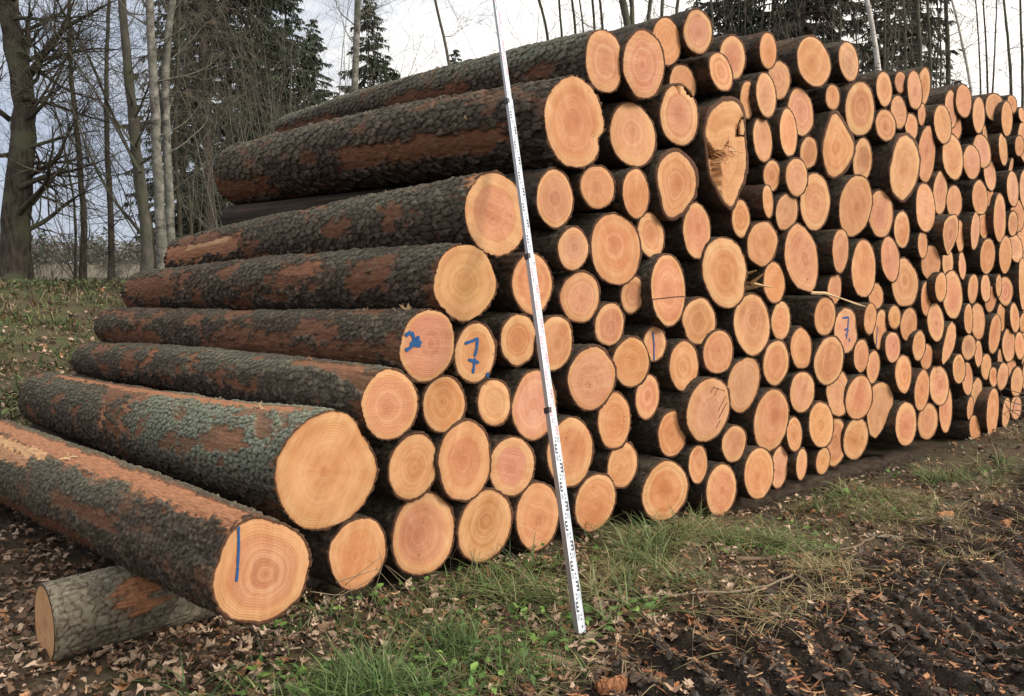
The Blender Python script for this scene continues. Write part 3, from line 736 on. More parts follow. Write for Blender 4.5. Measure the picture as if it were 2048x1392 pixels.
# --- the short thick log lying crosswise under the loose one
def short_log():
    d = ray(88, 1247); P = EYE + d * (3.64 / d[1]); az = math.radians(47); D = np.array([math.sin(az), math.cos(az), .0]); r = .178; P[2] = r - .05
    t_ = thing('log', 'short grey-barked log lying crosswise on the leaves beneath the loose front log', 'log', (P[0], P[1], P[2] - r), 'short log supporting the pile')
    S = np.array([D[1], -D[0], 0]); O = np.array([0, 0, r]); Z = np.array([0, 0, 1.])
    rr = r * (1 + .02 * np.cos(2 * TH + 1) + .012 * np.cos(3 * TH)); V, A_ = [], []
    for i in range(10):
        f_ = i / 9; s, z = rr * np.cos(TH) * f_, rr * np.sin(TH) * f_
        if i == 0: s, z = s[:1], z[:1]
        V.append(O + s[:, None] * S + z[:, None] * Z + (.15 * z)[:, None] * D * .3); A_.append(np.stack([np.full_like(s, f_), s, z, np.full_like(s, r)], -1))
    j = np.arange(NTH); j2 = (j + 1) % NTH
    f_ = mesh_obj('cut_face', np.concatenate(V), [np.stack([np.zeros(NTH, int), 1 + j, 1 + j2], -1), np.concatenate([np.stack([1 + i * NTH + j, 1 + (i + 1) * NTH + j, 1 + (i + 1) * NTH + j2, 1 + i * NTH + j2], -1) for i in range(8)])], M_WOOD, t_, True, {'ring': np.concatenate(A_)})
    f_.color = (.56, .36, .18, 1)
    nt, L = 130, 1.5; th = np.arange(nt) * 2 * np.pi / nt; ls = np.arange(0, L, .0085); T, Lg = np.meshgrid(th, ls)
    na = 34; wy = Lg / .055; f1, f2, cid, cdx, cdy = worley(T / (2 * np.pi) * na + .4 * (vnoise(T * 3, Lg * 9, 4) - .5), wy, 77, na); crack = np.exp(-((f2 - f1) / .09) ** 2)
    h = .005 * (cid - .5 + cdy * .6) - .006 * crack
    peel = .95 * smooth(.14, .09, np.hypot((T - math.radians(38)) * .22, Lg - .40) + .25 * (fbm(T * 5, Lg * 9, 9) - .5))
    rad = r * (1 + .02 * np.cos(2 * T + 1) + .012 * np.cos(3 * T)) + .012 + h
    V = O + (rad * np.cos(T))[..., None] * S + (rad * np.sin(T))[..., None] * Z + (Lg + .045 * rad * np.sin(T) * (1 - Lg / L))[..., None] * D
    lip = O + ((rad[0] - .014) * np.cos(th))[:, None] * S + ((rad[0] - .014) * np.sin(th))[:, None] * Z + (.003 + .045 * rad[0] * np.sin(th))[:, None] * D
    V = np.concatenate([lip, V.reshape(-1, 3), V[-1].mean(0)[None]]); r0 = np.arange(len(ls))[:, None] * nt; jj = np.arange(nt); jj2 = (jj + 1) % nt
    at = np.stack([np.clip(.75 + .35 * cid, 0, 1), crack, peel, .15 + .2 * cid], -1).reshape(-1, 4); at = np.concatenate([np.tile([[.3, .3, .3, 0]], (nt, 1)), at, [[.3, .3, .3, 0]]])
    uv = np.concatenate([np.zeros((nt, 4)), np.stack([T * r, Lg, 0 * T, 0 * T], -1).reshape(-1, 4), [[0, 0, 0, 0]]])
    mesh_obj('bark', V, [np.stack([r0 + jj, r0 + nt + jj, r0 + nt + jj2, r0 + jj2], -1).reshape(-1, 4), np.stack([np.full(nt, len(V) - 1), len(ls) * nt + jj2, len(ls) * nt + jj], -1)], M_BARK, t_, True, {'bk': at, 'buv': uv})
    return t_
SHORT = short_log()
# --- blue spray marks, dabs of paint on the sawn ends
def face_point(lg, x, y, lift=.003):
    q = on_front(x, y, lg['off']) - lg['P']; s, z = q @ SV, q[2]
    return lg['O'] + s * SV + z * np.array([0, 0, 1.]) + (lg['skew'](s, z) - lift) * lg['D'], s, z
def paint(name, strokes, width):
    lg = NAMED[name]; mb = MB()
    for st in strokes:
        st = np.array(st, float); d = np.append(0, np.cumsum(np.linalg.norm(np.diff(st, axis=0), axis=1))); t = np.linspace(0, d[-1], max(int(d[-1] / 2.0), 4))
        px = np.stack([np.interp(t, d, st[:, 0]), np.interp(t, d, st[:, 1])], -1)
        C_ = np.array([face_point(lg, *p)[0] for p in px]); tg = np.gradient(C_, axis=0); tg /= np.linalg.norm(tg, axis=1)[:, None] + 1e-9
        nr = np.cross(SV, [0, 0, 1.]); sd = np.cross(tg, nr); w = width * (.8 + .5 * RNG.random(len(C_))) / 2; w[-1] *= .4; w[0] *= .6
        a, b = C_ - sd * w[:, None], C_ + sd * w[:, None]; up = -lg['D'] * .0012; n = len(C_)
        V = np.concatenate([a, b, a + up, b + up]); i = np.arange(n - 1)
        mb.add(V, np.concatenate([np.stack([2 * n + i, 2 * n + i + 1, 3 * n + i + 1, 3 * n + i], -1), np.stack([i, i + 1, 2 * n + i + 1, 2 * n + i], -1), np.stack([n + i, 3 * n + i, 3 * n + i + 1, n + i + 1], -1)]))
    mb.build('paint_mark', M_BLUE, lg['face'], False)
T2, T4, T8 = (700, 550, .3592), (1000, 300, .3592), (1400, 350, .28736)
paint('seven_side', [tile(*T2, '303,338 325,320 345,330 353,355 350,385 330,408 308,420'), tile(*T2, '332,385 365,372 398,376'), tile(*T2, '375,338 372,370 388,402'), tile(*T2, '350,392 380,388')], .021)
paint('seven_big', [tile(*T2, '636,381 675,368 708,354 703,410 692,455'), tile(*T2, '693,462 690,500 684,548'), tile(*T2, '656,470 690,480 719,487')], .018)
paint('seven_big', [tile(*T2, '764,543 770,570')], .022)
paint('L8', [tile(*T1, '213,842 212,960 205,1080 197,1150')], .0095)
paint('blue_line_small', [tile(*T4, '850,1012 856,1090 855,1172')], .012)
paint('seven_far', [tile(*T8, '990,995 1035,990 1029,1060 1015,1140'), tile(*T8, '1002,1078 1022,1072 1036,1086'), tile(*T8, '1036,1135 1040,1160'), tile(*T8, '1008,1112 1022,1112')], .016)
paint('blue_line_far', [tile(*T8, '1228,1050 1224,1120 1224,1195')], .012)
# --- torn wood
def splinters(name, list_, part='splinter'):  # torn fibres
    lg = NAMED[name]
    for pts, w0, w1, col in list_:
        mb = MB(); pts = [np.array(p) - lg['base'] for p in pts]; n = len(pts)
        mb.tube(pts, np.linspace(w0, w1, n), 5, (*col, 1), True, .25); mb.build(part, M_CHIP, lg['t'], False)
def fp(lg, x, y, out): return on_front(x, y, lg['off'] - out)
b_ = NAMED['bean']; WP = (.60, .38, .18); WD = (.34, .17, .07)
splinters('bean', [([fp(b_, 1483, 548, -.10), fp(b_, 1500, 546, -.02), fp(b_, 1512, 541, .04)], .022, .004, WP), ([fp(b_, 1482, 566, -.12), fp(b_, 1503, 568, -.02), fp(b_, 1530, 545, .06)], .03, .005, WD),
    ([fp(b_, 1484, 572, -.1), fp(b_, 1510, 568, 0), fp(b_, 1545, 575, .10)], .026, .003, (.68, .46, .24)), ([fp(b_, 1486, 579, -.1), fp(b_, 1512, 573, .0), fp(b_, 1535, 570, .05)], .018, .003, WP)])
s_ = NAMED['sliver']
splinters('sliver', [([fp(s_, 1622, 585, .0), fp(s_, 1650, 587, .03), fp(s_, 1680, 596, .06), fp(s_, 1708, 606, .09), fp(s_, 1731, 613, .10)], .014, .004, (.66, .48, .28))])
k_ = NAMED['forked']
def seam(lg, name, txt, tl, mat_c, lift=.004):
    mb = MB(); P_ = [face_point(lg, *p, lift)[0] for p in tile(*tl, txt)]; Q_ = [face_point(lg, *p, -.01)[0] for p in tile(*tl, txt)]; n = len(P_)
    mb.add(P_ + Q_ + [np.mean(P_, 0)], [(i, (i + 1) % n, n + (i + 1) % n, n + i) for i in range(n)], [(2 * n, i, (i + 1) % n) for i in range(n)], (*mat_c, 1))
    return mb.build(name, M_CHIP, lg['face'], False)
seam(k_, 'torn_flake', '640,935 640,870 662,828 672,900 662,938', (1300, 0, .28736), (.62, .36, .17), .006)
seam(NAMED['saw_line'], 'saw_cut', '820,829 900,822 980,815 1045,812 1045,818 980,821 900,828 820,835', (1000, 300, .3592), (.10, .045, .02), .002)
for i_, tx in enumerate(('886,375 905,335 907,336 888,376', '906,395 925,345 927,346 908,396', '930,480 965,395 967,396 933,481', '936,520 955,470 975,430 977,432 958,472 939,521', '926,575 945,530 947,531 929,576', '900,345 960,365 959,368 899,348')):
    seam(NAMED['cracked'], 'scratch', tx, (1100, 650, .3592), (.13, .055, .03), .0015)

# --- frayed wood and branch stubs on the long logs
def fray(name, part, l, deg, n, size, cols, thick=.006, spread=1.0):
    lg = NAMED[name]; th = math.radians(deg); r = float(np.interp(th, TH, lg['R'])) * (1 - (1 - lg['taper']) * l / lg['L']); out = math.cos(th) * SV + math.sin(th) * np.array([0, 0, 1.])
    c = lg['O'] + lg['D'] * l + out * (r + .004); mb = MB()
    for i in range(n):
        d = out * RNG.uniform(.3, 1) + RNG.normal(0, .8, 3) * spread + lg['D'] * RNG.choice([-1, 1]) * RNG.uniform(.2, 1.2) * spread; d /= np.linalg.norm(d); q = c + lg['D'] * RNG.normal(0, size * .25) + RNG.normal(0, .004, 3) - out * .012; s = size * RNG.uniform(.4, 1)
        mb.tube([q, q + d * s * .5 + RNG.normal(0, .1, 3) * s, q + d * s], [thick, thick * .8, thick * .2], 5, (*cols[RNG.integers(0, len(cols))], 1), True, .2)
    mb.build(part, M_CHIP, lg['t'], False)
PALE = [(.56, .40, .24), (.48, .29, .14), (.62, .46, .28)]; RUST = [(.40, .16, .06), (.30, .11, .05), (.46, .22, .10)]
fray('L7', 'torn_fibres', .62, 96, 16, .055, PALE, .005); 
fray('seven_side', 'torn_fibres', .16, 98, 14, .07, PALE, .006); fray('seven_side', 'torn_fibres', .55, 100, 6, .05, PALE, .005)
fray('L3', 'branch_stub', 2.75, 172, 1, .10, RUST, .030, .5); fray('L3', 'torn_fibres', 2.65, 200, 6, .09, RUST, .008)
fray('L4', 'branch_stub', 3.25, 172, 1, .07, PALE, .018, .3); fray('L4', 'torn_fibres', 3.0, 105, 7, .08, RUST, .007); fray('L6', 'branch_stub', 2.75, 175, 1, .06, RUST, .018, .3)
fray('L6', 'torn_fibres', .75, 88, 5, .08, RUST, .007); fray('L2', 'branch_stub', .75, 165, 1, .06, PALE, .022, .3); fray('L8', 'torn_fibres', 2.2, 110, 7, .08, PALE, .006)

splinters('forked', [([face_point(k_, *q, l)[0] + k_['base'] for q, l in zip(tile(*T6, a), (-.02, .03, .05))], .006, .002, c) for a, c in (('540,1045 585,1055 630,1072', (.66, .46, .28)), ('548,1005 552,1025 558,1048', (.62, .40, .22)), ('500,1095 515,1085 540,1098', (.40, .18, .08)), ('470,1060 490,1085 500,1120', (.50, .28, .13)), ('455,1075 470,1110 480,1150', (.45, .22, .10)))])
def bearer():
    c = SV * 3.3 + NV * (U0 + .22); L = 5.75; c[2] = -.205; o = thing('bearer_log', 'dark muddy bearer log lying lengthwise beneath the ends of the right bottom logs', 'log', c)
    n, m = 150, 30; t = np.linspace(0, L, n); th = np.arange(m) * 2 * np.pi / m; T, X = np.meshgrid(th, t); f1, f2, cid, a_, b_ = worley(T / (2 * np.pi) * 16, X / .07, 5, 16); r = .10 + .012 * (cid - .5) + .02 * (fbm(X * 2, T * 1.5, 6) - .5)
    V = (X[..., None] * (SV - np.array([0, 0, .012])) + (r * np.cos(T))[..., None] * NV + (r * np.sin(T))[..., None] * np.array([0, 0, 1.])).reshape(-1, 3); i = np.arange(n - 1)[:, None] * m; j = np.arange(m); j2 = (j + 1) % m
    V = np.vstack([V, [0, 0, 0], SV * L]); q = np.stack([i + j, i + j2, i + m + j2, i + m + j], -1).reshape(-1, 4); t3 = np.concatenate([np.stack([np.full(m, n * m), j2, j], -1), np.stack([np.full(m, n * m + 1), (n - 1) * m + j, (n - 1) * m + j2], -1)])
    at = np.concatenate([np.stack([.25 * cid, np.exp(-((f2 - f1) / .1) ** 2), 0 * T, 0 * T], -1).reshape(-1, 4), [[.1, 0, .3, 0]] * 2]); uv = np.concatenate([np.stack([T * .1, X, 0 * T, 0 * T], -1).reshape(-1, 4), np.zeros((2, 4))])
    mesh_obj('bark', V, [q, t3], M_BARK, o, True, {'bk': at, 'buv': uv})
bearer()
# ------------------------------------------------------------------ the measuring staff leaning on the pile
def staff():
    d0 = ray(1160, 1266); base = EYE + d0 * (CAMH + .01) / -d0[2]
    top = EYE + ray(1018, 206) * 4.78; ax = top - base; ax /= np.linalg.norm(ax)
    t = thing('measuring_staff', 'tall telescopic silver measuring staff with black and red graduations leaning against the pile', 'measuring staff', base)
    back = -base * np.array([1, 1, 0]); back /= np.linalg.norm(back)                    # towards the viewer
    fr = np.array([back[0] * math.cos(.80) - back[1] * math.sin(.80), back[0] * math.sin(.80) + back[1] * math.cos(.80), 0]); fr = fr - ax * (fr @ ax); fr /= np.linalg.norm(fr)   # graduated side, turned a little to the right
    sd = np.cross(ax, fr)                                                              # to the viewer's right of the graduated side
    if project(base + sd * .1)[0] < project(base)[0]: sd = -sd
    def hgt(y):                                                                        # height along the staff of a photo row
        lo, hi = 0., 6.
        for _ in range(40):
            m = (lo + hi) / 2; lo, hi = (m, hi) if project(base + ax * m)[1] > y else (lo, m)
        return lo
    j = [0, hgt(822), hgt(515), hgt(205), 4.75]; W = [.046, .041, .035, .030]; Dp = [.033, .029, .024, .019]
    for i in range(4):
        w, dp = W[i], Dp[i]; a, b = j[i], j[i + 1] + (.02 if i < 3 else 0); mb = MB()
        mb.box(ax * a - sd * w / 2 - fr * dp / 2, sd * w, ax * (b - a), fr * dp)
        sec = mb.build('section', [M_ALUSIDE], t, False); sec.data.materials.append(M_ALU); sec.data.polygons[1].material_index = 1
        for side in (-1, 1):
            rb = MB(); rb.box(ax * a + sd * (side * w / 2 - .0022) + fr * dp / 2, sd * .0044, ax * (b - a), fr * .0015); rb.build('edge_rib', M_ALU, sec, False)
        blk, red, gry = MB(), MB(), MB(); o = fr * (dp / 2 + .0006)
        k = int(a / .05) + 1
        while k * .05 < b - .05:
            h = k * .05; m = int(h); M_ = red if m % 2 else blk; e_ = w * .40; flip = (k // 2) % 2
            x0 = (-.02 if flip else w * .04); x0 = -w * .44 if flip else w * .04
            if k % 2 == 0:
                sp = x0 if flip else x0 + e_ * .68
                M_.box(o + ax * h + sd * sp, sd * e_ * .32, ax * .05, fr * .0006)
                for q in (0, .02, .04):
                    M_.box(o + ax * (h + q) + sd * (x0 if not flip else x0 + e_ * .32), sd * e_ * .68, ax * .010, fr * .0006)
            else:
                for q in (.01, .03): M_.box(o + ax * (h + q) + sd * (x0 + e_ * (.5 if flip else .15)), sd * e_ * .35, ax * .010, fr * .0006)
                dg = f"{k // 2:02d}"
                for n_, ch in enumerate(dg): segdigit(gry, ch, o + ax * (h + .012) + sd * ((w * .06 if flip else -w * .42) + n_ * w * .2), sd * w * .15, ax * .028, fr * .0005)
            k += 1
        for mb_, mt, nm in ((blk, M_PRINT, 'black_graduation'), (red, M_RED, 'red_graduation'), (gry, M_GREYP, 'numerals')):
            if mb_.n: mb_.build(nm, mt, sec, False)
        if i < 3:
            cl = MB(); cl.box(ax * (j[i + 1] - .012) - sd * (w / 2 + .006) - fr * (dp / 2 + .003), sd * w * .42, ax * .03, fr * (dp + .006)); cl.build('clip', M_RUBBER, t, False)
            co = MB(); co.box(ax * (j[i + 1] + .001) - sd * (w / 2 + .0015) - fr * (dp / 2 + .0015), sd * (w + .003), ax * .016, fr * (dp + .0025)); co.build('collar', M_ALUSIDE, t, False)
SEG = {'0': 'abcdef', '1': 'bc', '2': 'abged', '3': 'abgcd', '4': 'fgbc', '5': 'afgcd', '6': 'afgedc', '7': 'abc', '8': 'abcdefg', '9': 'abcdfg'}
def segdigit(mb, ch, o, W, H, N):
    t = .22
    B = {'a': (0, 1 - t / 2, 1, t / 2), 'g': (0, .5 - t / 4, 1, t / 2), 'd': (0, 0, 1, t / 2), 'f': (0, .5, t, .5), 'e': (0, 0, t, .5), 'b': (1 - t, .5, t, .5), 'c': (1 - t, 0, t, .5)}
    for s in SEG[ch]:
        x, y, w, h = B[s]; mb.box(o + W * x + H * y, W * w, H * h, N)
staff()
# ------------------------------------------------------------------ litter, chips, grass
def scatter(n, r0, r1, keep, az=(-40, 38)):
    out = []
    while sum(len(o) for o in out) < n:
        r = r0 * (r1 / r0) ** RNG.random(n * 2); a = np.radians(RNG.uniform(*az, n * 2)); x, y = r * np.sin(a), r * np.cos(a)
        u = NV[0] * x + NV[1] * y - U0; s = SV[0] * x + SV[1] * y; m = RNG.random(n * 2) < keep(x, y, u, s); out.append(np.stack([x[m], y[m]], -1))
    return np.concatenate(out)[:n]
def rot_frames(n, tilt):
    ya = RNG.uniform(0, 2 * np.pi, n); ti = np.abs(RNG.normal(0, tilt, n)); ta = RNG.uniform(0, 2 * np.pi, n)
    N_ = np.stack([np.sin(ti) * np.cos(ta), np.sin(ti) * np.sin(ta), np.cos(ti)], -1)
    X = np.stack([np.cos(ya), np.sin(ya), 0 * ya], -1); X = X - N_ * (X * N_).sum(-1, keepdims=True); X /= np.linalg.norm(X, axis=1)[:, None]
    return X, np.cross(N_, X), N_
LEAF_A = np.array([(1, 0), (.72, .30), (.40, .50), (0, .56), (-.45, .44), (-.8, .2), (-1.25, 0), (-.8, -.2), (-.45, -.44), (0, -.56), (.40, -.50), (.72, -.30)])
LEAF_B = np.array([(1, 0), (.5, .22), (.62, .72), (.1, .42), (-.15, .9), (-.45, .35), (-.95, .12), (-.95, -.12), (-.45, -.35), (-.15, -.9), (.1, -.42), (.62, -.72)])
LEAF_C = np.array([(1, .0), (.8, .25), (.55, .2), (.45, .45), (.1, .3), (-.1, .5), (-.5, .3), (-1.1, 0), (-.5, -.35), (-.1, -.5), (.2, -.32), (.6, -.4)])
def leaves(name, pos, size, tilt, cols, curl, shapes, lift, mat):
    n = len(pos); X, Y, N_ = rot_frames(n, tilt); sz = size[0] + (size[1] - size[0]) * RNG.random(n) ** 1.6
    sh = np.stack(shapes)[RNG.integers(0, len(shapes), n)] * (1 + RNG.normal(0, .10, (n, 12, 2)))
    sh = np.concatenate([sh, np.zeros((n, 1, 2))], 1)
    cu = RNG.normal(0, curl, (n, 1)); cv = RNG.normal(0, curl, (n, 1)) + curl * .6
    zz = cu * sh[..., 0] ** 2 + cv * sh[..., 1] ** 2 * 1.6 + RNG.normal(0, .07, (n, 13))
    c = np.concatenate([pos, (ground_z(pos[:, 0], pos[:, 1]) + lift * (.35 + RNG.random(n)))[:, None]], 1)
    V = c[:, None] + (X[:, None] * sh[..., :1] + Y[:, None] * sh[..., 1:] + N_[:, None] * zz[..., None]) * sz[:, None, None]
    k = np.arange(12); tr = np.stack([np.full(12, 12), k, (k + 1) % 12], -1)
    T_ = (np.arange(n)[:, None, None] * 13 + tr[None]).reshape(-1, 3)
    cols = np.array(cols); cc = cols[RNG.integers(0, len(cols), n)] * RNG.uniform(.65, 1.3, (n, 1)); C_ = np.repeat(np.concatenate([cc, np.ones((n, 1))], 1), 13, 0)
    return mesh_obj(name, V.reshape(-1, 3), [T_], mat, None, False, {'tint': C_})
def blades(name, pos, hmin, hmax, w, lean, cols, mat, per=9, spread=.05):
    p = np.repeat(pos, per, 0); n = len(p); p = p + RNG.normal(0, spread, (n, 2)); h = RNG.uniform(hmin, hmax, n) * np.repeat(RNG.uniform(.6, 1.2, len(pos)), per)
    a = RNG.uniform(0, 2 * np.pi, n); dr = np.stack([np.cos(a), np.sin(a)], -1); ln = np.abs(RNG.normal(lean, lean * .4, n)); pr = np.stack([-dr[:, 1], dr[:, 0]], -1)
    t = np.linspace(0, 1, 5); z0 = ground_z(p[:, 0], p[:, 1]) - .01
    ctr = p[:, None] + dr[:, None] * (ln * h)[:, None, None] * (t ** 1.7)[None, :, None]; z = z0[:, None] + h[:, None] * (t * (1 - .42 * np.minimum(ln, 1.6)[:, None] * t))
    ww = w * RNG.uniform(.6, 1.3, n)[:, None] * np.array([.7, 1, .85, .55, .08])
    A = np.concatenate([ctr + pr[:, None] * ww[..., None], z[..., None]], -1); B = np.concatenate([ctr - pr[:, None] * ww[..., None], z[..., None]], -1)
    V = np.stack([A, B], 2).reshape(n, 10, 3); i = np.arange(4); q = np.stack([2 * i, 2 * i + 1, 2 * i + 3, 2 * i + 2], -1)
    Q = (np.arange(n)[:, None, None] * 10 + q[None]).reshape(-1, 4); cols = np.array(cols); cc = np.repeat(cols[RNG.integers(0, len(cols), len(pos))], per, 0) * RNG.uniform(.6, 1.35, (n, 1))
    return mesh_obj(name, V.reshape(-1, 3), [Q], mat, None, True, {'tint': np.repeat(np.concatenate([cc, np.ones((n, 1))], 1), 10, 0)})
in_pile = lambda u, s: (u > .05) & (u < 4.4) & (s > 2.0) & (s < 13)
patchy = lambda x, y, f_, sd: smooth(.50, .66, fbm(x * f_, y * f_, sd))
BROWN = [(.20, .125, .080), (.32, .215, .145), (.13, .075, .045), (.42, .30, .21), (.26, .13, .06), (.09, .058, .040), (.52, .39, .28), (.07, .045, .03)]
lk = lambda x, y, u, s: np.where(in_pile(u, s), 0, np.clip(.95 - .92 * track_mask(x, y) - .45 * smooth(6, 9, u), .05, 1)) * np.where((u > -1.3) & (u < 0.1), .75, 1)
o = leaves('leaf_litter', scatter(19000, 2.2, 15, lk), (.012, .042), .5, BROWN, .35, [LEAF_A, LEAF_A, LEAF_C, LEAF_B], .03, M_LEAF)
tag(o, 'curled brown dead leaves covering the ground before the pile', 'leaf litter', kind='stuff')
o = leaves('leaf_litter', scatter(9000, 2.2, 9, lambda x, y, u, s: np.where(in_pile(u, s), 0, .25 + .75 * track_mask(x, y))), (.006, .020), .5, [(.07, .045, .03), (.18, .12, .08), (.30, .20, .13), (.04, .028, .02), (.42, .30, .20)], .3, [LEAF_A, LEAF_C], .014, M_LEAF)
tag(o, 'small dark leaf crumbs pressed into the muddy track', 'leaf litter', kind='stuff')
ck = lambda x, y, u, s: np.where(in_pile(u, s) | (u > 0), 0, np.exp(-((u + 1.75 + .6 * fbm(x, y, 41)) / .75) ** 2) * smooth(1.2, 3.2, s) + .22 * track_mask(x, y) + .05)
CHIP = np.array([(1.2, .1), (1.0, .28), (.5, .33), (0, .25), (-.6, .36), (-1.1, .2), (-1.3, -.05), (-.9, -.28), (-.4, -.25), (.1, -.33), (.6, -.22), (1.1, -.2)])
o = leaves('bark_chips', scatter(6500, 2.3, 14, ck), (.006, .032), .28, [(.36, .155, .07), (.46, .24, .12), (.22, .085, .04), (.55, .35, .20), (.15, .07, .04), (.12, .08, .055), (.08, .05, .035)], .16, [CHIP, CHIP * (1.5, .55), CHIP * (1.2, .35), LEAF_C], .03, M_CHIP)
tag(o, 'orange bark chips scattered along the edge of the track', 'bark chips', kind='stuff')
GREEN = [(.050, .095, .026), (.075, .13, .038), (.040, .075, .022), (.12, .17, .06)]; STRAW = [(.30, .25, .13), (.24, .19, .10), (.20, .19, .08)]
gk = lambda x, y, u, s: np.where(in_pile(u, s) | (track_mask(x, y) > .3), 0, smooth(-2.0, -1.1, u) * smooth(.1, -.45, u) * (.08 + .92 * patchy(x, y, 1.1, 51)) * smooth(.9, 1.6, s))
o = blades('grass', scatter(350, 2.3, 14, gk), .05, .17, .0032, .9, GREEN + GREEN + STRAW[:1], M_GRASS, 9, .035); tag(o, 'tufts of green grass on the verge below the log ends', 'grass', kind='stuff')
fg = lambda x, y, u, s: np.where(track_mask(x, y) > .3, 0, np.exp(-((x + .62) / .42) ** 2 - ((y - 3.15) / .36) ** 2) + .8 * np.exp(-((x - .35) / .4) ** 2 - ((y - 4.2) / .3) ** 2) + .5 * np.exp(-((x + .25) / .45) ** 2 - ((y - 3.75) / .3) ** 2))
o = blades('grass', scatter(150, 2.2, 6, lambda x, y, u, s: fg(x, y, u, s) * patchy(x, y, 3.0, 45)), .10, .26, .0036, 1.0, GREEN, M_GRASS, 11, .04); tag(o, 'long lush grass clump in front at the lower left', 'grass', kind='stuff')
sk = lambda x, y, u, s: np.where(in_pile(u, s), 0, smooth(-1.9, -1.3, u) * smooth(.1, -.5, u) * smooth(1.8, 2.8, s) * (.03 + patchy(x, y, 1.5, 61)))
o = blades('dry_grass', scatter(620, 2.6, 14, sk), .06, .17, .0026, 1.5, STRAW, M_GRASS, 8, .05); tag(o, 'flattened straw coloured dry grass along the track edge', 'dry grass', kind='stuff')
bk = lambda x, y, u, s: np.where(in_pile(u, s), 0, smooth(5.0, 8.5, u) * smooth(24, 18, u) * (.2 + .8 * patchy(x, y, .6, 71)))
o = blades('grass', scatter(3200, 8, 27, bk, (-42, -5)), .10, .32, .010, .8, [(.06, .10, .026), (.09, .13, .038), (.14, .13, .055), (.18, .14, .075), (.045, .075, .024), (.12, .08, .05)], M_GRASS, 7, .12); tag(o, 'rough grass and herbs growing on the bank at the left', 'grass', kind='stuff')
o = leaves('leaf_litter', scatter(6500, 8, 24, lambda x, y, u, s: np.where(in_pile(u, s), 0, smooth(3.5, 6, u) * smooth(21, 17, u)), (-42, -8)), (.025, .065), .6, BROWN, .3, [LEAF_A, LEAF_B], .06, M_LEAF)
tag(o, 'fallen leaves lying on the grassy bank at the left', 'leaf litter', kind='stuff')
hk = lambda x, y, u, s: np.where(in_pile(u, s) | (track_mask(x, y) > .2), 0, smooth(-1.7, -1.1, u) * smooth(.2, -.3, u) * patchy(x, y, 1.8, 81))
o = leaves('low_herbs', scatter(700, 2.4, 12, hk), (.016, .036), .5, [(.06, .12, .025), (.09, .17, .04), (.14, .24, .05)], .2, [LEAF_A], .06, M_GRASS); tag(o, 'small round green leaves of herbs on the verge', 'herbs', kind='stuff')
hk2 = lambda x, y, u, s: smooth(6.0, 9, u) * smooth(20, 15, u) * patchy(x, y, .5, 91)
o = leaves('ground_ivy', scatter(5000, 8, 24, hk2, (-42, -8)), (.025, .06), .7, [(.05, .075, .022), (.08, .11, .035), (.12, .14, .05)], .2, [LEAF_A], .14, M_GRASS); tag(o, 'green leafy ground cover on the bank at the left', 'ground cover', kind='stuff')
def clods(n):
    pos = scatter(n, 2.2, 12, lambda x, y, u, s: .03 + track_mask(x, y)); t = (1 + 5 ** .5) / 2
    ic = np.array([(-1, t, 0), (1, t, 0), (-1, -t, 0), (1, -t, 0), (0, -1, t), (0, 1, t), (0, -1, -t), (0, 1, -t), (t, 0, -1), (t, 0, 1), (-t, 0, -1), (-t, 0, 1)]) / 1.9
    fc = np.array([(0, 11, 5), (0, 5, 1), (0, 1, 7), (0, 7, 10), (0, 10, 11), (1, 5, 9), (5, 11, 4), (11, 10, 2), (10, 7, 6), (7, 1, 8), (3, 9, 4), (3, 4, 2), (3, 2, 6), (3, 6, 8), (3, 8, 9), (4, 9, 5), (2, 4, 11), (6, 2, 10), (8, 6, 7), (9, 8, 1)])
    X, Y, N_ = rot_frames(n, .5); sz = .005 + .026 * RNG.random(n) ** 3; q = ic[None] * RNG.uniform(.5, 1.35, (n, 12, 1)) * np.array([1.5, 1, .65])
    c = np.concatenate([pos, ground_z(pos[:, 0], pos[:, 1])[:, None] + .003], 1); V = c[:, None] + (X[:, None] * q[..., :1] + Y[:, None] * q[..., 1:2] + N_[:, None] * q[..., 2:]) * sz[:, None, None]
    cols = np.array([(.020, .014, .011), (.032, .023, .017), (.045, .033, .024), (.014, .010, .008), (.075, .052, .036)]); cc = cols[RNG.integers(0, 5, n)] * RNG.uniform(.7, 1.3, (n, 1))
    return mesh_obj('mud_clods', V.reshape(-1, 3), [(np.arange(n)[:, None, None] * 12 + fc[None]).reshape(-1, 3)], M_MUD, None, False, {'tint': np.repeat(np.concatenate([cc, np.ones((n, 1))], 1), 12, 0)})
M_MUD = mat_tint('wet_mud', .5, .3, 120, .6)
tag(clods(9000), 'dark crumbly clods of churned mud on the track', 'mud clods', kind='stuff')
mbt = MB()
for (x, y) in scatter(420, 2.3, 12, lambda x, y, u, s: np.where(in_pile(u, s), 0, .6 + .4 * smooth(-2, -1, u))):
    L_ = RNG.uniform(.08, .45); a = RNG.uniform(0, 6.28); k = np.linspace(-.5, .5, 5); px = x + np.cos(a) * k * L_ + RNG.normal(0, .012, 5); py = y + np.sin(a) * k * L_ + RNG.normal(0, .012, 5)
    mbt.tube(np.stack([px, py, ground_z(px, py) + .012 + RNG.uniform(0, .025, 5)], -1), np.linspace(.0035, .0018, 5) * RNG.uniform(.6, 1.5), 4, (*(np.array([(.16, .11, .075), (.09, .06, .045), (.30, .23, .15)])[RNG.integers(0, 3)]), 1))
tag(mbt.build('fine_twigs', M_TWIG), 'fine broken twigs scattered over the ground', 'twigs', kind='stuff')
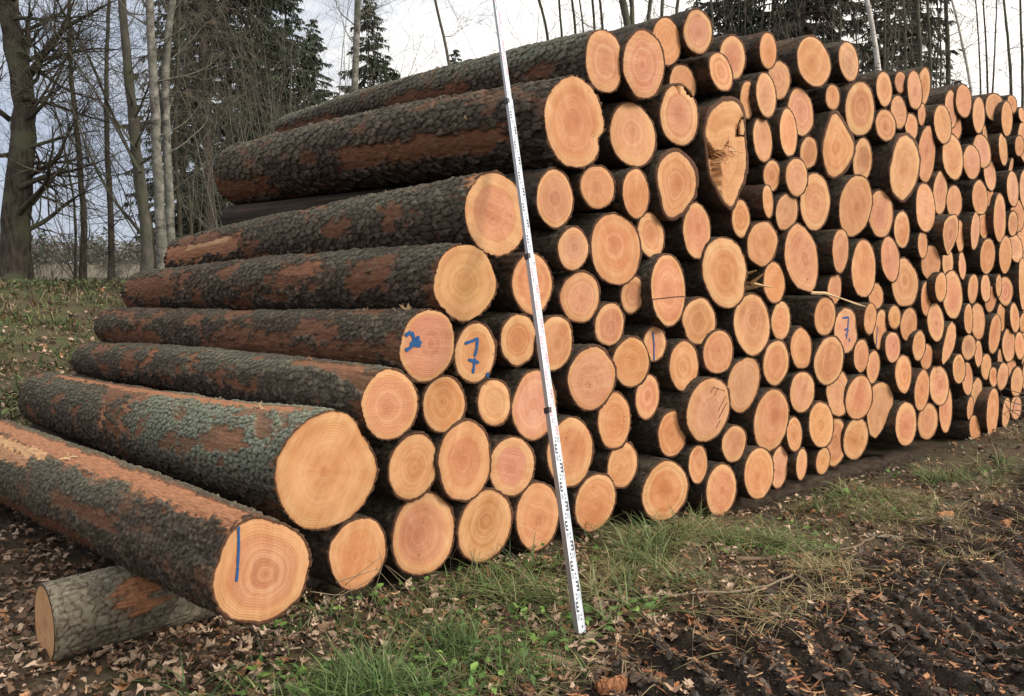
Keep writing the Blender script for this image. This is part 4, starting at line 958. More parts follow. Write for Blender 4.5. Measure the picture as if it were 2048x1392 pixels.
# --- single branches lying about, traced on the ground
def on_ground(x, y):
    d = ray(x, y); t = CAMH / -d[2]
    for _ in range(12):
        P = EYE + d * t; t = (CAMH - float(ground_z(P[0:1], P[1:2])[0])) / -d[2]
    return EYE + d * t
def stick(name, label, cat, pts, r0, r1, col, lift=.02, forks=()):
    mb = MB(); p = np.array([on_ground(*q) for q in pts]); p[:, 2] += lift; c = p[0].copy()
    t = np.linspace(0, 1, len(p)); tt = np.linspace(0, 1, 18); P = np.stack([np.interp(tt, t, p[:, i]) for i in range(3)], -1); P += RNG.normal(0, .004, P.shape)
    mb.tube(P - c, np.linspace(r0, r1, 18), 7, (*col, 1), True, .08)
    for f_ in forks:
        q = np.array([on_ground(*a) for a in f_]); q[:, 2] += lift; mb.tube(q - c, np.linspace(r1 * 1.2, r1 * .5, len(q)), 5, (*col, 1), True, .08)
    o = mb.build(name, M_TWIG); o.location = c; return tag(o, label, cat)
stick('fallen_branch', 'long thin curved branch lying across the verge right of the staff foot', 'branch', [(1205, 1212), (1300, 1205), (1400, 1198), (1480, 1193), (1545, 1180), (1588, 1158)], .009, .006, (.24, .19, .13), .03, [[(1588, 1158), (1630, 1180), (1670, 1208)]])
gt = lambda x, y, u, s: np.where(track_mask(x, y) > .4, 0, np.exp(-((u + .55) / .35) ** 2) * patchy(x, y, 2.2, 47) * smooth(2.2, 2.9, s))
o = blades('grass', scatter(260, 3.2, 10, gt), .12, .30, .0034, 1.3, [(.10, .15, .05), (.14, .18, .07), (.24, .22, .11), (.08, .13, .04)], M_GRASS, 10, .03); tag(o, 'long bright grass tufts hanging over the verge near the staff', 'grass', kind='stuff')
stick('fallen_branch', 'bent branch lying at the track edge below the right logs', 'branch', [(1470, 1127), (1560, 1122), (1650, 1112), (1710, 1100), (1748, 1082)], .014, .010, (.17, .12, .08), .025)
stick('fallen_branch', 'pale straight stick lying on the mud at the right', 'branch', [(1730, 1074), (1765, 1078), (1815, 1082)], .015, .013, (.27, .23, .19), .02)
stick('fallen_branch', 'short grey stick lying farthest right on the track edge', 'branch', [(1812, 1046), (1850, 1042), (1905, 1041)], .016, .012, (.20, .16, .12), .02)
stick('fallen_branch', 'upper bleached stick lying on leaves left of the pile', 'branch', [(-20, 728), (30, 722), (75, 715)], .028, .016, (.36, .32, .26), .08)
stick('fallen_branch', 'lower bleached forked stick lying on leaves left of the pile', 'branch', [(-20, 760), (30, 755), (92, 747)], .034, .018, (.42, .38, .32), .08, [[(30, 755), (60, 768), (85, 772)]])
def slab(name, label, px, col, w, l, ang):
    P = on_ground(*px); a = math.radians(ang); X = np.array([math.cos(a), math.sin(a), 0]); Y = np.array([-math.sin(a), math.cos(a), 0]); nx, ny = 14, 7
    gx_, gy_ = np.meshgrid(np.linspace(-.5, .5, nx), np.linspace(-.5, .5, ny)); e_ = 1 - .25 * np.abs(RNG.normal(0, 1, gx_.shape)) * (np.abs(gx_) > .4)
    zt = .035 - .10 * gy_ ** 2 + .018 * RNG.random(gx_.shape); sh = 1 - .5 * np.abs(gx_) ** 2
    top = (gx_ * l * e_)[..., None] * X + (gy_ * w * sh * e_)[..., None] * Y + zt[..., None] * np.array([0, 0, 1.]); bot = top - np.array([0, 0, .03]); n = nx * ny
    i = np.arange(n).reshape(ny, nx); q = np.stack([i[:-1, :-1], i[:-1, 1:], i[1:, 1:], i[1:, :-1]], -1).reshape(-1, 4); rim = np.concatenate([i[0], i[1:, -1], i[-1, -2::-1], i[-2:0:-1, 0]]); r2 = np.roll(rim, -1)
    C_ = np.repeat([[*col, 1.]], 2 * n, 0) * np.append(np.repeat(RNG.uniform(.5, 1.4, (2 * n, 1)), 3, 1), np.ones((2 * n, 1)), 1)
    o = mesh_obj(name, np.concatenate([top.reshape(-1, 3), bot.reshape(-1, 3)]), [q, q[:, ::-1] + n, np.stack([rim, rim + n, r2 + n, r2], -1)], M_CHIP, None, False, {'tint': C_}); o.location = P
    return tag(o, label, 'bark slab')
slab('bark_slab', 'flaky tan slab of loose bark on the mud below the staff foot', (1120, 1338), (.34, .23, .16), .13, .26, -35)
slab('bark_slab', 'orange slab of fresh bark at the bottom edge below the staff', (1222, 1376), (.30, .13, .06), .06, .15, 20)
slab('bark_slab', 'orange bark piece on the track edge near the right border', (2012, 1050), (.44, .21, .10), .07, .17, 35)
slab('bark_slab', 'light orange bark piece on the verge right of the grass tuft', (1890, 1034), (.44, .22, .10), .05, .15, 5)
# --- dry stalks before the left log ends, briars at the right end
def stalk(label, paths, col, seeds=False, off=-.25, r=.0032):
    c = on_front(*paths[0][0], off); mb = MB(); sd = MB()
    for p in paths:
        q = np.array([on_front(x, y, off + RNG.uniform(-.03, .03)) for x, y in p]); t = np.linspace(0, 1, len(q)); tt = np.linspace(0, 1, 12)
        P = np.stack([np.interp(tt, t, q[:, i]) for i in range(3)], -1) - c; mb.tube(P, np.linspace(r, r * .45, 12), 4, (*col, 1))
    o = thing('dry_stalk', label, 'weed stalk', c); mb.build('stem', M_TWIG, o)
    for x, y, n in (seeds or []):
        for i in range(n):
            P = on_front(x + RNG.normal(0, 5), y + i * 6, off) - c; sd.tube([P, P + np.array([.003, 0, .008]), P + np.array([.004, 0, .016])], [.002, .006, .001], 5, (.42, .36, .24, 1))
    if seeds: sd.build('seed_head', M_TWIG, o)
stalk('bent dry weed stalk with seed heads before the flat-topped log', [[(742, 1300), (738, 1220), (765, 1130), (758, 1100)], [(690, 1170), (760, 1115)], [(835, 1200), (770, 1130)], [(620, 1183), (680, 1192), (740, 1160), (762, 1140)], [(672, 1165), (755, 1138)], [(600, 1262), (640, 1210), (690, 1180)]], (.22, .18, .12), [(612, 1188, 4), (640, 1192, 2), (668, 1202, 4), (628, 1222, 5)])
stalk('crossing dry weed stems in front of the log next to the staff', [[(830, 1240), (800, 1190), (752, 1135)], [(880, 1225), (830, 1175), (775, 1132)], [(712, 1250), (705, 1200), (700, 1170)], [(850, 1310), (800, 1230), (790, 1200)]], (.19, .16, .10), False, -.35)
stalk('tangle of dark briar twigs at the right foot of the pile', [[(2050, 812), (2010, 800), (1998, 780)], [(2050, 840), (2015, 815), (2002, 790)], [(2055, 790), (2025, 782), (2008, 776)], [(2050, 860), (2028, 838), (2012, 812)], [(2056, 775), (2030, 800), (2022, 838)], [(2046, 866), (2030, 850), (2006, 826)], [(2052, 822), (2020, 820), (2000, 832)]], (.09, .06, .045), False, -.4, .006)
stalk('thin dark twigs rising between grass below the middle logs', [[(905, 1170), (900, 1120), (918, 1085)], [(945, 1180), (950, 1130), (940, 1100)], [(1040, 1170), (1030, 1110), (1002, 1098)], [(1045, 1200), (1050, 1150), (1035, 1120), (1010, 1108)], [(980, 1160), (990, 1120)]], (.07, .05, .04), False, -.3, .0025)
# ------------------------------------------------------------------ trees and shrubs
def grow(mb, p, d, L, r, lv, rg, dens, upw=.12, wig=.16):
    n = 7 if lv > 1 else 5; pts = [p]; dd = d / np.linalg.norm(d)
    for i in range(n):
        dd = dd + rg.normal(0, wig, 3) + np.array([0, 0, upw * (1 if lv else .3)]); dd /= np.linalg.norm(dd); pts.append(pts[-1] + dd * L / n)
    pts = np.array(pts); rad = np.linspace(r, r * .16, n + 1); mb.tube(pts, rad, 6 if lv > 1 else 4 if lv == 1 else 3, None, False)
    if lv == 0: return
    for k in range(int(dens * (1.0 if lv > 1 else 1.3)) + (rg.random() < dens % 1)):
        t = rg.uniform(.15, 1) * n; i = min(int(t), n - 1); q = pts[i] + (pts[i + 1] - pts[i]) * (t - i); tg = pts[i + 1] - pts[i]; tg /= np.linalg.norm(tg)
        a = rg.normal(0, 1, 3); a -= tg * (a @ tg); a /= np.linalg.norm(a); an = rg.uniform(.5, 1.1)
        grow(mb, q, tg * math.cos(an) + a * math.sin(an), L * rg.uniform(.35, .6), max(rad[i] * .55, .0035), lv - 1, rg, dens, upw, wig)
def bare_tree(name, label, cat, path, Y, wpx, mat, seed, nb=26, blen=3.0, lv=2, dens=5, H=13, group=None, bmat=None, limbs=(), bstart=1.6, upw=.12, side=None, hang=False):
    """path: photo points of the trunk from its foot upward, all at distance Y; wpx: width at the foot in photo pixels"""
    rg = np.random.default_rng(seed); P = np.array([at_dist(x, y, Y) for x, y in path]); gz = float(ground_z(P[:1, 0], P[:1, 1])[0])
    lowest = P[0].copy(); lowest[2] = gz - .1; P = np.vstack([lowest, P]) if P[0][2] > gz + .15 else np.vstack([lowest, P[1:]])
    dirv = P[-1] - P[-2]; dirv /= np.linalg.norm(dirv)
    while P[-1][2] < gz + H: P = np.vstack([P, P[-1] + dirv * 1.5 + np.array([rg.normal(0, .12), rg.normal(0, .12), 0])])
    r0 = wpx / 2 * Y / FPX; hh = (P[:, 2] - gz) / H; t = np.append(0, np.cumsum(np.linalg.norm(np.diff(P, axis=0), axis=1))); tt = np.linspace(0, t[-1], 40)
    Q = np.stack([np.interp(tt, t, P[:, i]) for i in range(3)], -1); Q[1:-1] = (Q[:-2] + 2 * Q[1:-1] + Q[2:]) / 4; rad = r0 * (1 - .75 * tt / t[-1]) * (1 + rg.normal(0, .025, 40)) * (1 + .55 * np.exp(-tt / .35)); Q[:, :2] += rg.normal(0, r0 * .06, (40, 2))
    o = thing(name, label, cat, (P[0][0], P[0][1], gz), group); b = np.array([P[0][0], P[0][1], gz])
    mb = MB(); mb.tube(Q - b, rad, 14, None, True, .04); mb.build('trunk', mat, o)
    br = MB()
    for k in range(nb):
        s = bstart + (H - bstart) * (k + rg.random()) / nb; i = int(np.clip(np.searchsorted(Q[:, 2] - gz, s), 1, 38)); a = rg.uniform(0, 2 * np.pi)
        if side is not None and rg.random() < .6: a = side + rg.normal(0, .6)
        el = rg.uniform(-.1, .7) if not hang else rg.uniform(-.5, .2); d = np.array([math.cos(a) * math.cos(el), math.sin(a) * math.cos(el), math.sin(el)])
        grow(br, Q[i] - b, d, blen * rg.uniform(.5, 1.1) * (1 - .45 * s / H), max(rad[i] * rg.uniform(.14, .28), .007), lv, rg, dens, upw)
    for lp, lw in limbs:
        q = np.array([at_dist(x, y, Y + rg.uniform(-.3, .3)) for x, y in lp]) - b; t_ = np.linspace(0, 1, len(q)); ts = np.linspace(0, 1, 12); q = np.stack([np.interp(ts, t_, q[:, i]) for i in range(3)], -1); q[1:-1] = (q[:-2] + 2 * q[1:-1] + q[2:]) / 4
        rr = np.linspace(1, .12, 12) ** .9 * lw * .36 * Y / FPX; grow(br, q[-1], q[-1] - q[-2], blen * .5, max(rr[-1], .006), 2, rg, dens, .08); br.tube(q, rr, 7, None, False, .05)
        for k in range(int(10 + 5 * dens / 5)):
            i = rg.integers(2, 11); tg = q[i + 1] - q[i] if i < 11 else q[i] - q[i - 1]; tg = tg / np.linalg.norm(tg); a = rg.normal(0, 1, 3); a -= tg * (a @ tg); a /= np.linalg.norm(a)
            grow(br, q[i], tg * .6 + a * .8, blen * rg.uniform(.25, .6), max(rr[i] * .4, .006), max(lv - 1, 1), rg, dens, upw * .5)
    br.build('branches', bmat or mat, o); return o
def spruce_mesh(seed, H, R, base, dens, col, hi=99):
    rg = np.random.default_rng(seed); br, V, C_ = MB(), [], []
    h = base
    while h < H - .15:
        f_ = (H - h) / (H - base); L0 = R * f_ ** .8
        if h < hi:
            for k in range(rg.integers(3, 8)):
                a = rg.uniform(0, 6.283); L = L0 * rg.uniform(.45, 1.2) + .12; h_ = h + rg.normal(0, .12); out = np.array([math.cos(a), math.sin(a), 0]); t = np.linspace(0, 1, 6)
                P = np.array([0, 0, h_]) + out * L * t[:, None]; P[:, 2] += L * (.16 * t - .55 * t ** 2 + .25 * t ** 3.5) * (1.2 - .7 * (1 - f_)) ; br.tube(P, np.linspace(.022 * min(L, 2) + .004, .004, 6), 3, None, False)
                n = max(int(L * dens), 6); u = rg.random(n) ** .7; q = np.stack([np.interp(u, t, P[:, i]) for i in range(3)], -1); s = np.array([-out[1], out[0], 0]); sg = rg.choice([-1, 1], n)
                d = out[None] * rg.uniform(.1, .8, n)[:, None] + s[None] * (sg * rg.uniform(.2, 1, n))[:, None] + np.array([0, 0, -1.]) * rg.uniform(.2, 1.7, n)[:, None]; d /= np.linalg.norm(d, axis=1)[:, None]
                ln = rg.uniform(.18, .46, n) * (.55 + .45 * min(L, 2) / 2); w = np.cross(d, rg.normal(0, 1, (n, 3))); w /= np.linalg.norm(w, axis=1)[:, None]; w *= (rg.uniform(.02, .045, n))[:, None]
                V.append(np.stack([q - w * .6, q + w * .6, q + d * ln[:, None] * .6 + w, q + d * ln[:, None], q + d * ln[:, None] * .55 - w], 1)); C_.append(np.repeat(np.array(col)[None] * rg.uniform(.55, 1.5), n, 0))
        h += rg.uniform(.05, .5) * (.7 + .5 * f_)
    V = np.concatenate(V); n = len(V); C_ = np.concatenate(C_) * RNG.uniform(.7, 1.3, (n, 1)); i = np.arange(n)[:, None] * 5
    T_ = np.concatenate([i + np.array([[0, 1, 2]]), i + np.array([[0, 2, 4]]), i + np.array([[4, 2, 3]])])
    return br, V.reshape(-1, 3), T_, np.repeat(np.concatenate([C_, np.ones((n, 1))], 1), 5, 0)
SPR = []
def make_spruce(seed, H, R, base, dens, col, tr):
    o = thing('spruce_tree', 'x', 'spruce'); mb = MB(); z = np.linspace(-.2, H, 14); rg = np.random.default_rng(seed)
    mb.tube(np.stack([rg.normal(0, .02, 14), rg.normal(0, .02, 14), z], -1), tr * (1 - .92 * z.clip(0) / H) * (1 + .4 * np.exp(-z.clip(0) / .4)), 9, None, True, .04); mb.build('trunk', M_SPRUCE, o)
    br, V, T_, C_ = spruce_mesh(seed, H, R, base, dens, col); br.build('boughs', M_SPRUCE, o); mesh_obj('needles', V, [T_], M_NEEDLE, o, False, {'tint': C_}); return o
def copy_tree(src, loc, rz, sc, label, group):
    c = src.copy(); COL.objects.link(c); c.location = loc; c.rotation_euler = (0, 0, rz); c.scale = (sc, sc, sc); c['label'] = label; c['group'] = group
    for ch in list(src.children):
        d = ch.copy(); COL.objects.link(d); d.parent = c
    return c
_sp = [make_spruce(1, 19, 2.5, 1.2, 30, (.030, .046, .024), .16), make_spruce(2, 22, 2.9, 2.5, 26, (.036, .044, .024), .19), make_spruce(3, 15, 3.6, .6, 40, (.028, .048, .024), .13), make_spruce(4, 24, 2.2, 5.5, 20, (.060, .046, .032), .17)]
_used = set()
def put_spruce(kind, px, Y, sc, label, group, apex=None):
    x = (px - 1024) / FPX * Y; z = float(ground_z(np.array([x]), np.array([float(Y)]))[0])
    if apex is not None: sc = (at_dist(px, apex, Y)[2] - z) / [19, 22, 15, 24][kind]
    src = _sp[kind]
    if kind not in _used:
        _used.add(kind); src.location = (x, Y, z); src.scale = (sc,) * 3; src['label'] = label; src['group'] = group; return src
    return copy_tree(src, (x, Y, z), random.uniform(0, 6.28), sc, label, group)
GL, GR = 'spruces behind the left end of the pile', 'spruces in the wood behind the right half of the pile'
put_spruce(2, 745, 36, 1, 'single pointed spruce standing behind the grey trunk above the long logs', GL, apex=-18)
put_spruce(2, 915, 46, 1, 'small spruce top just showing over the topmost log', GL, apex=100)
for kd, px, Y, sc in ((3, 425, 29, 1.05), (1, 470, 33, 1.0), (0, 520, 31, .95), (0, 405, 38, 1.0), (2, 585, 36, 1.0), (1, 375, 44, 1.0), (2, 640, 47, .95), (1, 550, 45, 1)):
    put_spruce(kd, px, Y, sc, 'dark drooping spruce in the clump left of the grey trunk', GL, apex={585: -60, 640: 40}.get(px))
for kd, px, Y, sc in ((1, 1440, 34, 1), (0, 1530, 32, 1), (3, 1585, 29, 1), (1, 1640, 33, 1.05), (3, 1750, 31, 1), (1, 1800, 35, 1), (2, 1480, 42, 1.1), (2, 1570, 47, 1.2), (0, 1380, 46, .9)):
    put_spruce(kd, px, Y, sc, 'tall dark spruce in the dense wood behind the right half of the pile', GR)
R_ = math.pi
bare_tree('oak_tree', 'massive dark oak trunk with crooked limbs at the left edge', 'oak', [(28, 560), (32, 440), (45, 300), (48, 180), (22, 60), (15, 0)], 18.5, 56, M_OAK, 11, 30, 3.6, 3, 4, 11, None, None,
  [([(35, 470), (95, 440), (140, 400), (190, 375)], 16), ([(38, 375), (90, 352), (150, 340), (215, 318)], 17), ([(40, 178), (80, 120), (120, 70), (148, 0)], 26), ([(40, 300), (100, 282), (150, 268), (200, 260)], 12), ([(45, 195), (110, 210), (170, 232), (240, 250)], 13), ([(80, 120), (130, 108), (190, 96), (245, 100)], 12), ([(60, 150), (120, 60), (185, 25), (220, 5)], 18), ([(48, 170), (55, 90), (60, 0)], 22), ([(20, 240), (-30, 200), (-80, 120)], 16)], 1.2, .05, 0.0)
bare_tree('beech_tree', 'smooth grey beech trunk leaning left beside the pale twin trunks', 'beech', [(294, 545), (290, 440), (275, 320), (262, 200), (250, 80), (244, 0)], 17.5, 24, M_BEECH, 12, 24, 3.2, 3, 3, 12, None, M_BRANCH,
  [([(285, 470), (255, 432), (220, 395), (170, 290), (140, 200), (120, 160)], 11), ([(280, 345), (225, 240), (150, 120), (70, 0)], 10), ([(272, 300), (230, 235), (190, 190), (120, 182), (0, 176)], 6), ([(268, 200), (330, 190), (430, 200), (520, 205)], 5)], 1.5)
GB = 'pale twin trunks at the left'
bare_tree('birch_tree', 'left stem of the pale twin trunks rising behind the left log ends', 'birch', [(326, 540), (320, 430), (313, 280), (306, 130), (298, 0)], 16.5, 22, M_ALDER, 13, 20, 2.4, 2, 5, 13, GB, M_PALEBRANCH, (), 3)
bare_tree('birch_tree', 'right stem of the pale twin trunks rising behind the left log ends', 'birch', [(344, 530), (340, 420), (332, 260), (330, 160), (334, 80), (346, 0)], 16.9, 19, M_ALDER, 14, 20, 2.4, 2, 5, 13, GB, M_PALEBRANCH, (), 3)
for i, (p, Y, w, lb) in enumerate([([(166, 560), (168, 440), (158, 300), (142, 150), (138, 0)], 20, 14, 'thin forked trunk standing nearest right of the massive oak'), ([(223, 555), (222, 430), (214, 300), (212, 150), (218, 0)], 21, 13, 'thin upright trunk midway between the oak and the grey beech'), ([(150, 560), (152, 470), (148, 400), (120, 250)], 22, 6, 'very thin sapling trunk close to the oak'),
    ([(362, 500), (358, 400), (350, 330), (352, 200), (360, 0)], 19, 10, 'slim dark stem just right of the pale twin trunks'), ([(384, 480), (378, 380), (366, 320), (400, 200), (430, 60)], 18, 7, 'slim stem leaning right beside the pale twin trunks'), ([(310, 540), (300, 430), (270, 330), (230, 240)], 18.5, 8, 'thin leaning stem crossing behind the beech foot')]):
    bare_tree('young_tree', lb, 'bare tree', p, Y, w, M_OAK, 20 + i, 18, 2.8, 3, 3, 9 if w > 9 else 7, 'young bare trees on the bank', None, (), .9, .10)
bare_tree('beech_tree', 'straight pale grey trunk in front of the single pointed spruce', 'beech', [(708, 210), (712, 100), (716, 0)], 21, 18, M_ALDER, 31, 16, 2.2, 2, 4, 15, None, M_PALEBRANCH, [([(722, 30), (738, 18), (748, -10)], 8)], 5.5)
bare_tree('young_tree', 'slender greenish stem leaning left above the topmost log', 'bare tree', [(902, 160), (892, 90), (874, 20), (866, -20)], 19, 9, M_BRANCH, 32, 12, 1.9, 2, 4, 11, None, None, (), 4.0)
def shrub(label, px, Y, hpx, n, fan, seed, mat=None, group=None, lean=0, w=.012, dens=4, lv=1):
    rg = np.random.default_rng(seed); x = (px - 1024) / FPX * Y; z = float(ground_z(np.array([x]), np.array([float(Y)]))[0]); h = at_dist(px, hpx, Y)[2] - z
    o = thing('bare_shrub', label, 'shrub', (x, Y, z), group); mb = MB()
    for k in range(n):
        a = rg.uniform(0, 6.28); q = fan * rg.uniform(.1, 1); d = np.array([math.cos(a) * q + lean, math.sin(a) * q, 1.]); grow(mb, np.array([math.cos(a) * .25, math.sin(a) * .25, -.05]), d, h * rg.uniform(.75, 1.15), w * rg.uniform(.6, 1.3), lv + 1, rg, dens, .04, .10)
    mb.build('stems', mat or M_BRANCH, o); return o
GS = 'bare shrubs along the wood edge'
for i, (px, Y, hp, n, fan, lb, m) in enumerate([(455, 19, 60, 9, .5, 'bare shrub rising behind the far end of the notched log', M_PALEBRANCH), (570, 20, -20, 9, .45, 'leaning bare shrub left of the fan of thin stems', M_BRANCH), (650, 19, -60, 11, .42, 'fan of thin bare stems left of the straight grey trunk', M_BRANCH), (770, 22, 40, 6, .5, 'bare shrub right of the straight grey trunk', M_PALEBRANCH), (985, 24, 60, 7, .7, 'fine twigged shrub behind the top of the staff', M_BRANCH), (400, 21, 160, 7, .6, 'pale bare shrub behind the pale twin trunks', M_PALEBRANCH),
    (350, 24, 60, 8, .8, 'tall twiggy bare shrub hidden behind the pale twin trunks', M_BRANCH), (510, 23, 150, 5, .7, 'dense pale twigged shrub before the spruce clump', M_PALEBRANCH), (610, 21, 30, 9, .6, 'twiggy bare shrub just left of the fan of thin stems', M_PALEBRANCH), (185, 23, 200, 7, .7, 'tall bare shrub between the two thin left trunks', M_BRANCH), (1560, 22, -20, 9, .6, 'spreading twiggy shrub behind the right top logs', M_PALEBRANCH),
    (1080, 24, -60, 7, .3, 'bundle of thin dark stems right of the staff top', M_OAK), (1500, 23, -30, 9, .45, 'pale twigged shrub before the dark spruces, left one', M_PALEBRANCH), (1620, 24, -60, 10, .4, 'pale twigged shrub before the dark spruces, middle one', M_PALEBRANCH), (1700, 25, -40, 8, .4, 'pale twigged shrub before the dark spruces, left of the white birch', M_PALEBRANCH)]):
    shrub(lb, px, Y, hp, n, fan, 60 + i, m, GS, lv=2 if fan >= .6 else 1, w=.018, dens=3 if fan >= .6 else 5)
GU = 'brown undergrowth shrubs on the bank'
for i, (px, Y, hp) in enumerate([(55, 21, 490), (95, 19.5, 470), (125, 23, 505), (195, 22, 500), (250, 20, 505), (268, 25, 500), (10, 22, 480), (80, 26, 500), (180, 27, 515)]):
    shrub('low brown bare bush among the trunks on the bank', px, Y, hp, 13, .9, 90 + i, M_BRANCH, GU, lv=1, w=.008, dens=4)
for i, (p, Y, w, lb) in enumerate([([(1098, 90), (1090, 40), (1076, -10)], 24, 9, 'dark thin trunk leaning left, first one right of the staff'), ([(1125, 85), (1120, 30), (1118, -10)], 25, 8, 'dark thin trunk, second one right of the staff'), ([(1152, 75), (1148, 30), (1144, -10)], 24, 9, 'dark thin trunk, third one right of the staff'), ([(1168, 70), (1163, 30), (1158, -10)], 26, 6, 'thinnest dark trunk over the topmost mossy log'),
    ([(1190, 60), (1186, 20), (1184, -10)], 24, 9, 'dark thin trunk right above the end of the topmost log'), ([(1206, 58), (1202, 20), (1199, -10)], 25, 9, 'dark thin trunk just left of the thick double trunk'), ([(1258, 55), (1250, 20), (1243, -10)], 22, 24, 'left stem of the thick double trunk behind the top logs'), ([(1264, 50), (1266, 20), (1262, -10)], 22.5, 16, 'right stem of the thick double trunk behind the top logs'), ([(1296, 45), (1300, 10), (1303, -20)], 24, 15, 'medium trunk right of the thick double trunk'), ([(1322, 35), (1324, 10), (1326, -20)], 25, 13, 'medium trunk just left of the highest log end'), ([(1352, 30), (1356, 0), (1358, -20)], 26, 12, 'trunk directly behind the highest log end')]):
    bare_tree('bare_tree', lb, 'bare tree', p, Y, w, M_OAK if w < 12 else M_BEECH, 120 + i, 15, 2.2, 2, 4, 13, 'bare trees behind the top logs', M_BRANCH, (), 5.5)
bare_tree('birch_tree', 'white birch trunk with black marks before the dark spruces', 'birch', [(1757, 140), (1748, 70), (1735, 0)], 23, 15, M_BIRCH, 140, 12, 2, 2, 4, 14, None, M_BRANCH, (), 6)
bare_tree('birch_tree', 'slim white birch leaning left near the bright sky at the right', 'birch', [(1945, 190), (1930, 110), (1905, 0)], 25, 9, M_BIRCH, 141, 10, 2, 2, 4, 14, None, M_BRANCH, (), 6)
for i, (px, Y, w) in enumerate([(1425, 27, 8), (1462, 29, 6), (1490, 26, 7), (1522, 30, 9), (1556, 27, 6), (1600, 28, 8), (1648, 30, 7), (1680, 27, 9), (1712, 29, 6), (1770, 28, 7), (1822, 30, 6), (1880, 31, 7)]):
    k = random.uniform(-14, 14); bare_tree('bare_tree', 'thin dark bare trunk among the dark spruces behind the right half of the pile', 'bare tree', [(px + k * .3, 140), (px, 60), (px - k, -20)], Y, w, M_OAK if i % 3 else M_BEECH, 200 + i, 16, 2.2, 3, 3, 13, 'thin trunks among the dark spruces', M_BRANCH, (), 4.0, .08)
for i, (p, Y, w, lb) in enumerate([([(1786, 140), (1782, 60), (1776, 0)], 25, 5, 'very slim stem just right of the white birch'), ([(1812, 140), (1810, 60), (1806, -10)], 25, 9, 'grey slim trunk second right of the white birch'), ([(1842, 135), (1838, 60), (1834, -10)], 24, 12, 'speckled grey trunk over the twin tall oval logs'), ([(1862, 140), (1858, 60), (1854, -10)], 24.5, 10, 'greenish grey trunk right of the speckled trunk'), ([(1872, 170), (1876, 90), (1882, 0)], 26, 5, 'hair thin stem left of the black trunk'), ([(1897, 175), (1895, 90), (1891, -10)], 26, 15, 'straight black trunk left of the bright sky'), ([(1962, 190), (1958, 90), (1952, 0)], 28, 5, 'thin dark stem left in the bright sky gap'), ([(1976, 190), (1972, 90), (1966, 0)], 28, 6, 'thin dark stem in the middle of the bright sky gap'), ([(2024, 200), (2018, 100), (2008, 0)], 24, 9, 'trunk standing right of the bright sky gap'), ([(2046, 210), (2044, 100), (2040, 0)], 24, 8, 'rightmost trunk at the picture edge'), ([(1985, 190), (1990, 90), (1994, 0)], 34, 7, 'farther faint stem inside the bright sky gap')]):
    bare_tree('bare_tree', lb, 'bare tree', p, Y, w, M_OAK if 'black' in lb or 'dark' in lb else M_BEECH, 160 + i, 16, 2.0, 2, 4, 14, 'bare trees behind the right logs', M_BRANCH, (), 4.5, .05)
# --- the wood on the far side of the field
def far_wood():
    V, T_, C_, n = [], [], [], 0
    for k in range(1900):
        Y = RNG.uniform(230, 330); x = RNG.uniform(-.85, 1.1) * Y; z = float(ground_z(np.array([x]), np.array([Y]))[0]); h = RNG.uniform(4.5, 9.5) * (1.2 if RNG.random() < .2 else 1); con = RNG.random() < .35; m = 46
        q = RNG.random(m) ** .8; rad = (1 - q) * h * .28 if con else h * .42 * np.sqrt(np.clip(1 - (2 * q - 1) ** 2, .02, 1)); a = RNG.uniform(0, 6.28, m)
        c = np.stack([x + rad * np.cos(a), Y + rad * np.sin(a), z + q * h], -1); e1 = RNG.normal(0, .42, (m, 3)); e2 = RNG.normal(0, .42, (m, 3))
        V.append(np.stack([c - e1, c + e1, c + e2], 1).reshape(-1, 3)); T_.append(np.arange(3 * m).reshape(-1, 3) + n); n += 3 * m
        col = np.array((.055, .075, .055) if con else (.135, .12, .10)) * RNG.uniform(.8, 1.2); C_.append(np.repeat([[*col, 1]], 3 * m, 0))
    tag(mesh_obj('far_wood', np.concatenate(V), [np.concatenate(T_)], M_NEEDLE, None, False, {'tint': np.concatenate(C_)}), 'low grey-green wood along the far side of the field', 'wood', kind='stuff')
far_wood()
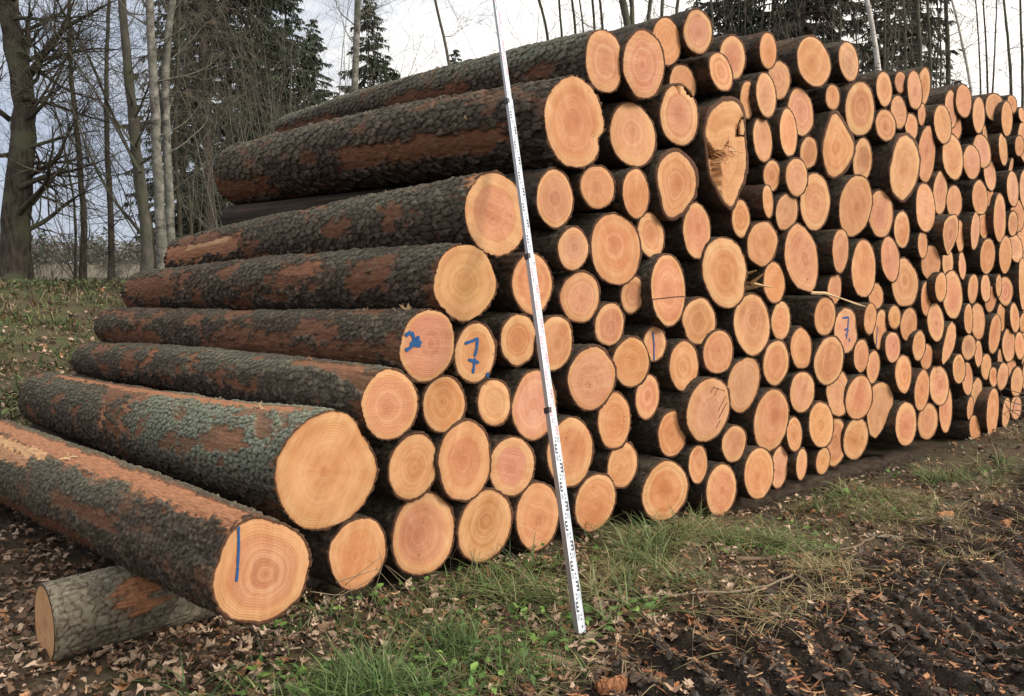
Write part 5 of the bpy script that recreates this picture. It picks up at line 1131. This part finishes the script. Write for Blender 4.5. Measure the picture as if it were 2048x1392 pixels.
# ------------------------------------------------------------------ labels that single each log out
def label_logs():
    HAND = {
     'seven_side': 'log with a sideways blue paint mark on its pinkish end, left edge of the pile',
     'seven_big': 'log with a big blue seven painted on its end, near the left side',
     'seven_far': 'log with a smaller blue seven painted on its end, right part of the pile',
     'forked': 'big forked log with dark bark grown into its cracked double end',
     'teardrop': 'teardrop-shaped yellowish log with its point upward, in the upper right',
     'thick_bark': 'large oval log ringed by thick rough bark, in the upper right',
     'saw_line': 'large log with a dark saw line straight across its middle',
     'blue_line_small': 'small pinkish log end with one vertical blue line',
     'blue_line_far': 'log end with a thin blue line beside the far blue seven',
     'cracked': 'large log with dark scratches across the upper right of its end',
     'pale': 'small whitish oval log end, palest one of the right part',
     'split_dark': 'dark pointed log with a split brown end sticking out of the pile',
     'L7': 'thickest log, mossy bark and pale yellow end, second from the ground at left',
     'L8': 'loose front log with orange stripped bark and one blue line on its end',
     'L6': 'long grey log with a pinkish end, right above the thickest mossy log',
     'L4': 'round yellow-rimmed log just above the log with the sideways blue mark',
     'L3': 'large log with a bare peeled patch at its far end, behind the measuring staff',
     'L2': 'big log with a notch in the right rim of its end, upper left',
     'L1': 'topmost long mossy log at the upper left of the pile',
     'half': 'half-round log with a flattened left side near the lower right',
     'leaning_oval': 'narrow slanting oval log with a grey weathered edge at the right',
     'sliver': 'tall pinkish log with a long torn sliver hanging from its lower rim',
     'bean': 'bean-shaped log with torn splinters sticking out on its right side',
     'fluted': 'large log with a pointed lower end and dark wavy bark rim, upper middle',
     'flat_top': 'log on the ground with a slanting flat top edge beside the loose front log',
     'chipped': 'log with a chipped and torn upper rim, left of the forked log'}
    LM = {'seven_side': 'the sideways blue mark', 'seven_big': 'the big blue seven', 'seven_far': 'the far blue seven', 'forked': 'the forked log', 'teardrop': 'the teardrop log', 'thick_bark': 'the thick-barked oval log',
          'saw_line': 'the saw-lined log', 'blue_line_small': 'the small blue-lined log', 'cracked': 'the scratched log', 'pale': 'the whitish log', 'split_dark': 'the dark split log', 'L7': 'the thickest mossy log',
          'L2': 'the notched log', 'half': 'the half-round log', 'leaning_oval': 'the slanting oval log', 'sliver': 'the sliver-trailing log', 'bean': 'the splintered log', 'chipped': 'the chipped log', 'fluted': 'the wavy-rimmed log', 'L1': 'the topmost mossy log'}
    TONE = {'p': 'pinkish', 'o': 'orange', 'n': 'tan', 'y': 'yellowish', 'b': 'dull brown', 'w': 'whitish'}
    DIRS = ['right of', 'upper right of', 'above', 'upper left of', 'left of', 'lower left of', 'below', 'lower right of']
    ORD = ['', 'second', 'third', 'fourth', 'fifth', 'sixth', 'seventh', 'eighth', 'ninth', 'tenth', 'eleventh', 'twelfth']
    groups = {}
    for l in LOGS:
        if l['name'] in HAND: l['t']['label'] = HAND[l['name']]; continue
        sz = 'small' if l['r'] < .125 else 'middling' if l['r'] < .185 else 'large'
        shp = 'oval' if l['tall'] > 1.18 else 'round'
        d, lm = min((np.linalg.norm(l['px'] - NAMED[k]['px']), k) for k in LM); v = l['px'] - NAMED[lm]['px']
        k = int(round(math.atan2(-v[1], v[0]) / (math.pi / 4))) % 8
        groups.setdefault((lm, k), []).append((d, sz, TONE[l['tone']], shp, l))
    for (lm, k), g in groups.items():
        g.sort(key=lambda q: q[0])
        for i, (d, sz, tn, shp, l) in enumerate(g):
            tail = f"{DIRS[k]} {LM[lm]}"
            if len(g) == 1: s = f"{sz} {tn} {shp} log end {tail}"
            else: s = f"{sz} {tn} {shp} log, {'nearest' if i == 0 else ORD[i] + ' nearest'} {tail}"
            l['t']['label'] = s
label_logs()
